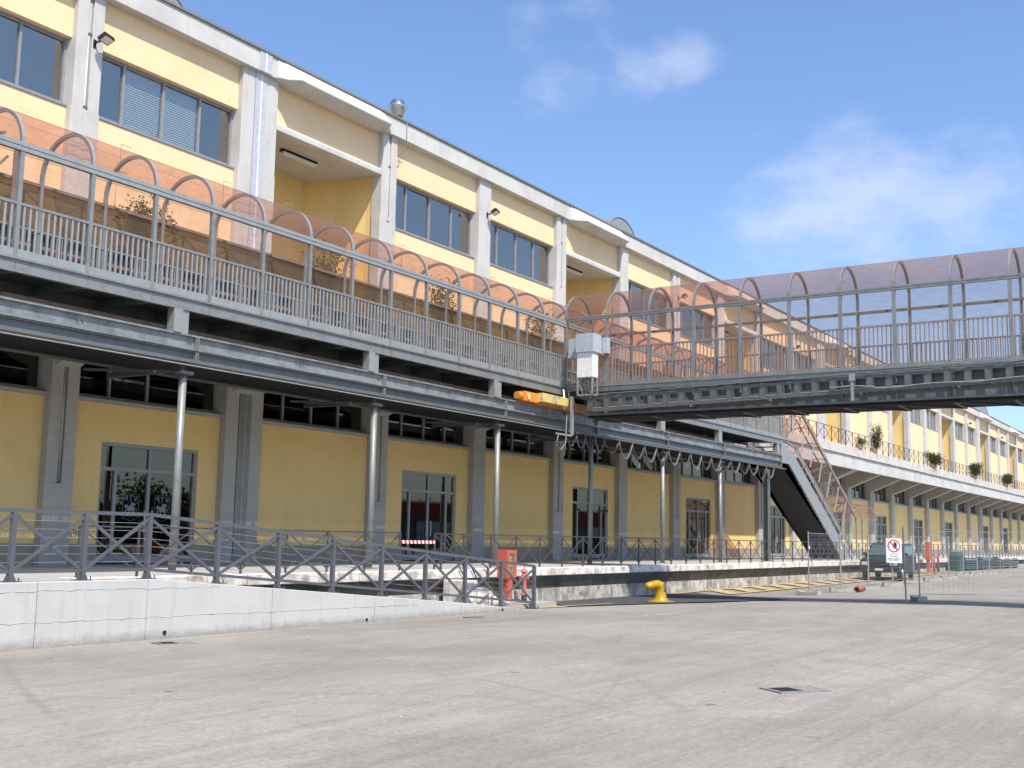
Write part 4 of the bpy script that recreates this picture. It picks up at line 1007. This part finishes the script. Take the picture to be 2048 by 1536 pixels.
hy.location.z+=.115; hy.location.y+=.12
bo=thing('mooring_bollard','glossy yellow mooring bollard with a hooked head on the dark asphalt','bollard',(30.1,14.3,0)); bx,by=30.1,14.3
autosmooth(build(MB().lathe([(.42,0),(.42,.018),(.36,.022),(.22,.05),(.165,.12),(.14,.25),(.125,.36)],(bx,by,gz(bx,by)+.015),24),'foot','yellow_gloss',bo))
# hooked head: leans away from the yard
hd=[((.0,.0,.30),.135),((-.0,.0,.40),.14),((-.02,.01,.47),.138),((-.09,.05,.505),.122),((-.22,.12,.495),.112),((-.34,.18,.465),.116),((-.42,.22,.445),.10),((-.455,.24,.437),.06),((-.465,.245,.435),.02)]
autosmooth(build(MB().tube([(bx+p[0],by+p[1],p[2]+.015) for p,r in hd],[r for p,r in hd],16),'hook_head','yellow_gloss',bo),60)
build(MB().prism([(bx-.02,.30),(bx+.01,.30),(bx-.01,.45),(bx-.04,.45)],by-.138,by-.13,'y').prism([(bx+.05,.30),(bx+.075,.30),(bx+.065,.40),(bx+.035,.40)],by-.137,by-.125,'y').prism([(bx+.04,.415),(bx+.062,.415),(bx+.058,.445),(bx+.036,.445)],by-.137,by-.125,'y'),'stencil','black',bo)
tt=thing('clay_pipe','short brown pipe lying on the asphalt by the fence feet','pipe',(41.5,11.9,.1))
zz=gz(41.5,11.9)
build(MB().lathe([(.1,0),(.1,.75)],(41.1,11.95,zz+.11),14,'x'),'tube','terracotta',tt,smooth=True); build(MB().lathe([(.08,-.003),(.08,.0)],(41.1,11.95,zz+.11),14,'x'),'hole','black',tt)

# ------------------------------------------------------------------ site fence
wire_m={}
def fence_panel(t,a,b,h=1.95):
    a=Vector(a); b=Vector(b); L=(b-a).length; d=(b-a)/L
    m=MB(); nv=int(L/.14); nh=11
    for i in range(1,nv): 
        p=a+d*(L*i/nv); m.bar(p+Vector((0,0,.2)),p+Vector((0,0,h-.03)),.0036,.0036)
    for j in range(nh+1):
        z=.2+(h-.25)*j/nh; m.bar(a+Vector((0,0,z)),b+Vector((0,0,z)),.0036,.0036)
    stuff(build(m,'wire_mesh','fence_steel',t))
    f=MB().tube([a+Vector((0,0,h)),b+Vector((0,0,h))],.009,6).tube([a+Vector((0,0,.17)),b+Vector((0,0,.17))],.009,6); build(f,'frame_rail','fence_steel',t)
    for p in (a+d*.03,b-d*.03): build(MB().tube([p,p+Vector((0,0,h+.06))],.022,8),'post','galvanized_light',t)
def foot(t,c,rz):
    m=MB().prism([(-.38,0),(.38,0),(.38,.15),(.14,.10),(-.14,.10),(-.38,.15)],-.13,.13,'y'); o=build(m,'concrete_foot','concrete_low',t,c); o.rotation_euler.z=rz; return o
fx0=[(37.4+3.65*i,12.45+.05*i) for i in range(11)]
ORD=['nearest','second','third','fourth','fifth','sixth','seventh','eighth','ninth','tenth']
for i in range(10):
    (ax,ay),(bx_,by_)=fx0[i],fx0[i+1]
    t=thing('fence_panel',f'{ORD[i]} wire mesh site fence panel of the row along the platform','fence panel',(ax,ay,gz(ax,ay)),'site fence panels')
    fence_panel(t,(ax,ay,gz(ax,ay)+.07),(bx_,by_,gz(bx_,by_)+.07))
    o=foot(t,(ax,ay,gz(ax,ay)+.005),R(80) if i==0 else R(-62))
    build(MB().box(ax-.05,ax+.05,ay-.05,ay-.03,gz(ax,ay)+1.5,gz(ax,ay)+1.6),'clamp','white_paint',t)
q=[(34.55,8.28),(36.3,5.2),(38.0,2.1),(39.7,-1.0)]
for i in range(2):
    (ax,ay),(bx_,by_)=q[i],q[i+1]
    t=thing('fence_panel',['separate wire mesh fence panel starting at the near pair of posts','wire mesh fence panel at the edge of the picture'][i],'fence panel',(ax,ay,gz(ax,ay)),'site fence panels')
    fence_panel(t,(ax,ay,gz(ax,ay)+.03),(bx_,by_,gz(bx_,by_)+.03))
    foot(t,(ax,ay,gz(ax,ay)+.005),R(30))
    if i==0: build(MB().tube([(ax-.22,ay+.3,gz(ax,ay)+.03),(ax-.25,ay+.33,gz(ax,ay)+2.1)],.024,8),'post','galvanized_light',t); build(MB().box(ax-.27,ax+.03,ay-.02,ay+.33,gz(ax,ay)+.78,gz(ax,ay)+.82),'clamp','brown_steel',t)
# no-entry sign on the fence
sx,sy=fx0[3][0]-.15,fx0[3][1]-.12; sgz=gz(sx,sy)
sg=thing('warning_sign','white sign with red prohibition circle over a black hand on the fence','sign',(sx,sy,sgz+.9))
rot=Matrix.Rotation(R(-52),4,'Z')
def sgb(mb,name,mat,par=sg):
    mb.v=[tuple(rot@Vector(v)+Vector((sx,sy,sgz+1.0))) for v in mb.v]; return build(mb,name,mat,par)
SW,SH=.33,.50
sgb(MB().box(-SW,SW,0,.012,-.05,.93),'board','sign_white')
cz=.63; rr=.265
ring=MB(); 
for i in range(32):
    a,b=2*math.pi*i/32,2*math.pi*(i+1)/32; o_,i_=rr,rr-.05
    ring.add([(o_*math.cos(a),-.004,cz+o_*math.sin(a)),(o_*math.cos(b),-.004,cz+o_*math.sin(b)),(i_*math.cos(b),-.004,cz+i_*math.sin(b)),(i_*math.cos(a),-.004,cz+i_*math.sin(a))],[(0,1,2,3)])
sgb(ring,'prohibition_ring','sign_red')
hand=[(-.05,-.02),(.0,-.10),(.07,-.12),(.12,-.07),(.13,.05),(.12,.14),(.10,.14),(.095,.07),(.085,.165),(.06,.165),(.055,.08),(.045,.175),(.02,.17),(.02,.08),(.005,.15),(-.015,.14),(-.01,.03)]
sgb(MB().add([(p[0],-.005,cz+p[1]) for p in hand],[tuple(range(len(hand)))]),'hand','sign_black')
sgb(MB().bar((-.18,-.009,cz+.18),(.18,-.009,cz-.18),.045,.002,(0,1,0)),'slash','sign_red')
def textobj(body,size,loc,par,mat,rotz,ext=.001,sxs=1):
    f=bpy.data.curves.new('lettering','FONT'); f.body=body; f.size=size; f.align_x='CENTER'; f.extrude=ext; f.materials.append(MATS[mat])
    o=bpy.data.objects.new('lettering',text_mesh(f)); COL.objects.link(o); o.parent=par; o.location=Vector(loc)-WP[par]; o.rotation_euler=(R(90),0,rotz); o.scale=(sxs,1,1); return o
# the lettering is out of focus in the photograph: four short lines
for i,(txt,w) in enumerate((('VIETATO',.085),("L'INGRESSO",.075),('AI NON ADDETTI',.065),('AI LAVORI',.08))):
    lz=.27-.085*i; p=rot@Vector((0,-.004,lz)); textobj(txt,w,(sx+p.x,sy+p.y,sgz+1.0+lz),sg,'sign_black',R(-52))
sgb(MB().box(-SW+.02,SW-.02,-.003,-.001,.075,.083),'rule','sign_black')

# ------------------------------------------------------------------ parked car
cx0,cy0=53.6,14.65; cg=gz(55.5,14.7)
C=thing('parked_car','dark blue off-road estate car with roof rails parked behind the fence','car',(55.7,14.7,cg))
C.rotation_euler.z=R(4)
def cw(pts): return pts
L_=4.55; Wd=.87
prof_low=[(0.0,.42),(.02,.72),(.10,.93),(.95,1.06),(1.25,1.12),(4.40,1.12),(4.52,1.0),(4.55,.6),(4.5,.42),(4.15,.36)]
def wheel_arch(cx,r=.40,n_=8): return [(cx+r*math.cos(a),.36+r*math.sin(a)*.92) for a in [math.pi*i/n_ for i in range(n_+1)]]
low=[(0.0,.45),(.02,.72),(.10,.93),(.95,1.07),(1.2,1.12),(4.42,1.12),(4.52,1.0),(4.55,.6),(4.5,.42)]+wheel_arch(3.62)+[(2.9,.33),(1.5,.33)]+wheel_arch(.85)+[(.2,.36)]
def off(mb): mb.v=[(v[0]-2.1,v[1],v[2]) for v in mb.v]; return mb
def cpart(mb,name,mat,par=C,sm=False,bv=0):
    o=bpy.data.objects.new(name,off(mb).mesh(name,mat,sm,True)); COL.objects.link(o); o.parent=par; WP[o]=WP[par]
    if bv: bevel(o,bv,3)
    return o
cpart(MB().prism(low,-Wd,Wd,'y'),'body','car_paint',bv=.045)
gh=[(1.05,1.10),(1.75,1.62),(2.05,1.70),(4.15,1.70),(4.42,1.58),(4.50,1.10)]
m=MB(); t_=.70; secs=[[(x,-Wd+.03,z) if z<1.2 else (x,-t_,z) for x,z in gh],[(x,Wd-.03,z) if z<1.2 else (x,t_,z) for x,z in gh]]; m.loft(secs); cpart(m,'greenhouse','car_paint',bv=.03)
def sideglass(xa,xb,xc,xd):
    for s in (-1,1):
        y0_,y1_=s*(Wd-.025),s*(t_+.035); m=MB().add([(xa,y0_,1.16),(xb,y0_,1.16),(xc,y1_,1.58),(xd,y1_,1.58)],[(0,1,2,3)]); cpart(m,'side_window','car_glass')
sideglass(1.35,2.25,2.25,1.85); sideglass(2.33,3.2,3.2,2.33); sideglass(3.28,4.2,4.12,3.28)
cpart(MB().add([(1.06,-.72,1.13),(1.06,.72,1.13),(1.72,.62,1.615),(1.72,-.62,1.615)],[(0,1,2,3)]),'windscreen','car_glass')
cpart(MB().add([(4.505,-.7,1.15),(4.505,.7,1.15),(4.435,.62,1.56),(4.435,-.62,1.56)],[(0,3,2,1)]),'rear_window','car_glass')
cpart(MB().box(-.08,.06,-Wd-.01,Wd+.01,.38,.62),'front_bumper','black',bv=.03); cpart(MB().box(4.50,4.62,-Wd,Wd,.38,.6),'rear_bumper','black',bv=.03)
for s in (-.62,.62): 
    cpart(MB().box(-.01,.06,s-.17,s+.17,.68,.84),'headlight','headlight',bv=.02)
    cpart(MB().box(1.35,1.5,s*1.5-.08,s*1.5+.08,1.12,1.26),'mirror','black',bv=.03)
    cpart(MB().tube([(2.1,s,1.72),(2.2,s,1.78),(4.0,s,1.78),(4.1,s,1.72)],.025,6),'roof_rail','alloy')
cpart(MB().box(-.015,.02,-.42,.42,.70,.83),'grille','black'); cpart(MB().box(-.095,-.08,-.18,.18,.46,.55),'number_plate','plate_white')
for xw in (.85,3.62):
    for s in (-1,1):
        w=cpart(MB().lathe([(.16,-.09),(.30,-.10),(.345,-.07),(.345,.07),(.30,.10),(.16,.09)],(xw,s*(Wd-.10),.345),20,'y'),'wheel','rubber',sm=False)
        cpart(MB().lathe([(.20,0),(.19,.02),(.06,.03)] if s>0 else [(.06,-.03),(.19,-.02),(.20,0)],(xw,s*(Wd+.005),.345),14,'y'),'rim','alloy',w)
# ------------------------------------------------------------------ far platform things
f2=thing('fire_hose_cabinet','red fire hose cabinet on a post behind the parked car','cabinet',(68.9,15.9,.2)); z_=gz(68.9,15.9)
bevel(build(MB().box(68.6,69.2,15.8,16.05,z_+.75,z_+1.75),'cabinet_body','red_paint',f2),.01,1); build(MB().box(68.75,69.05,15.85,16.0,z_,z_+.75),'stand','red_paint',f2)
f3=thing('hydrant_frame','red tubular hydrant frame beside the far cabinet','hydrant',(70.6,15.9,.2))
build(MB().tube([(70.2,15.9,z_),(70.2,15.9,z_+.8),(70.35,15.9,z_+.9),(71.1,15.9,z_+.9),(71.2,15.9,z_+.8),(71.2,15.9,z_)],.06,8),'pipe_frame','red_paint',f3,smooth=True); build(MB().lathe([(.09,0),(.09,.45),(.05,.5)],(71.2,15.9,z_),10),'standpipe','iron',f3)
gb=thing('waste_bin','tall dark green bin at the end of the stacked barriers','bin',(76.5,16,.2)); z_=gz(76.5,16)
m=MB().loft([[(75.9,15.7,z_),(77.0,15.7,z_),(77.0,16.25,z_),(75.9,16.25,z_)],[(75.8,15.6,z_+1.0),(77.1,15.6,z_+1.0),(77.1,16.3,z_+1.0),(75.8,16.3,z_+1.0)],[(76.0,15.7,z_+1.2),(76.9,15.7,z_+1.2),(76.9,16.2,z_+1.2),(76.0,16.2,z_+1.2)]]); bevel(build(m,'body','bin_green',gb,fix=True),.05,2); build(MB().box(76.1,76.8,15.585,15.62,z_+.85,z_+1.0),'handle','black',gb)
def barriers(x0,x1,label,zt,nr):
    t=thing('barrier_stack',label,'barriers',(x0,16,.2)); 
    for i in range(nr): build(MB().box(x0,x1,15.55+.05*(i%2),16.1,z_+.1+i*(zt-.2)/nr,z_+.1+i*(zt-.2)/nr+.07),'slat','bin_green' if nr>5 else 'galvanized',t)
    for x in (x0+.2,(x0+x1)/2,x1-.2): build(MB().box(x-.06,x+.06,15.65,16.0,z_,z_+zt-.1),'upright','bin_green',t)
barriers(77.4,88.6,'long stack of dark green slatted barriers along the far platform',.95,6); barriers(89.5,96.4,'stack of grey barriers beyond the dark green ones',.8,5)

# ------------------------------------------------------------------ across the yard (seen only as reflections in the doors)
sh=thing('red_shed','long low red shed across the yard mirrored in the glass doors','building',(120,-46,0))
build(MB().box(100,196,-60,-45,3.9,6.0),'wall','far_red',sh); build(MB().box(100,196,-60,-45.1,0,3.9),'lower_wall','bin_green',sh); build(MB().box(99.5,196.5,-60.5,-44.6,6.0,6.25),'roof','far_roof',sh)
for i in range(6): build(MB().box(104+15*i,112+15*i,-45.3,-44.98,1,3.6),'shutter','cab_grey',sh)
m=MB()
for i in range(150):
    c=Vector((random.uniform(20,190),-72+random.uniform(-6,6),random.uniform(1.5,7.4)*(.8+.2*math.sin(i*.7))))
    for j in range(190):
        p=c+Vector((random.gauss(0,1.6),random.gauss(0,1.2),random.gauss(0,.9))); d=Vector((random.gauss(0,1),random.gauss(0,1),random.gauss(0,1))).normalized(); s_=d.orthogonal().normalized(); L=random.uniform(.16,.36)
        if p.z<.3: p.z=.5
        m.add([p,p+d*L+s_*L*.6,p+d*L*2,p+d*L-s_*L*.6],[(0,1,2,3)])
for i in range(85):
    xx=18+2.1*i; hh=4.4+1.3*math.sin(i*.55)+.9*math.sin(i*1.7+1); m.box(xx,xx+2.2,-73+.3*math.sin(i*3.),-70+.4*math.sin(i*2.1),0,hh)
tr=build(m,'treeline','leaf_far'); tag(tr,'dark belt of trees across the yard mirrored in the door panes','trees',kind='stuff')

# ------------------------------------------------------------------ grit and small stones on the yard
m=MB(); 
for i in range(420):
    if i<160: x=random.uniform(9.5,24.5); y=15.17-abs(random.gauss(0,.12))
    else:
        x=random.uniform(5,34); y=random.uniform(2.5,14.5)
    r=random.uniform(.005,.012) if i%14 else random.uniform(.016,.024); z=gz(x,y)+.012*math.sin(x*.9+y*.4)*math.sin(y*1.1-x*.3)*(1 if y<14 else 0)
    pts=[(x+r*math.cos(a+random.uniform(-.3,.3)),y+r*math.sin(a)*random.uniform(.7,1),z+random.uniform(.001,.004)) for a in (0,1.26,2.5,3.77,5.0)]
    m.add(pts+[(x,y,z+r*random.uniform(.5,.9))],[(0,1,5),(1,2,5),(2,3,5),(3,4,5),(4,0,5)])
pb=build(m,'gravel','floor_stone'); tag(pb,'loose grit and small stones scattered on the asphalt yard','gravel',kind='stuff')
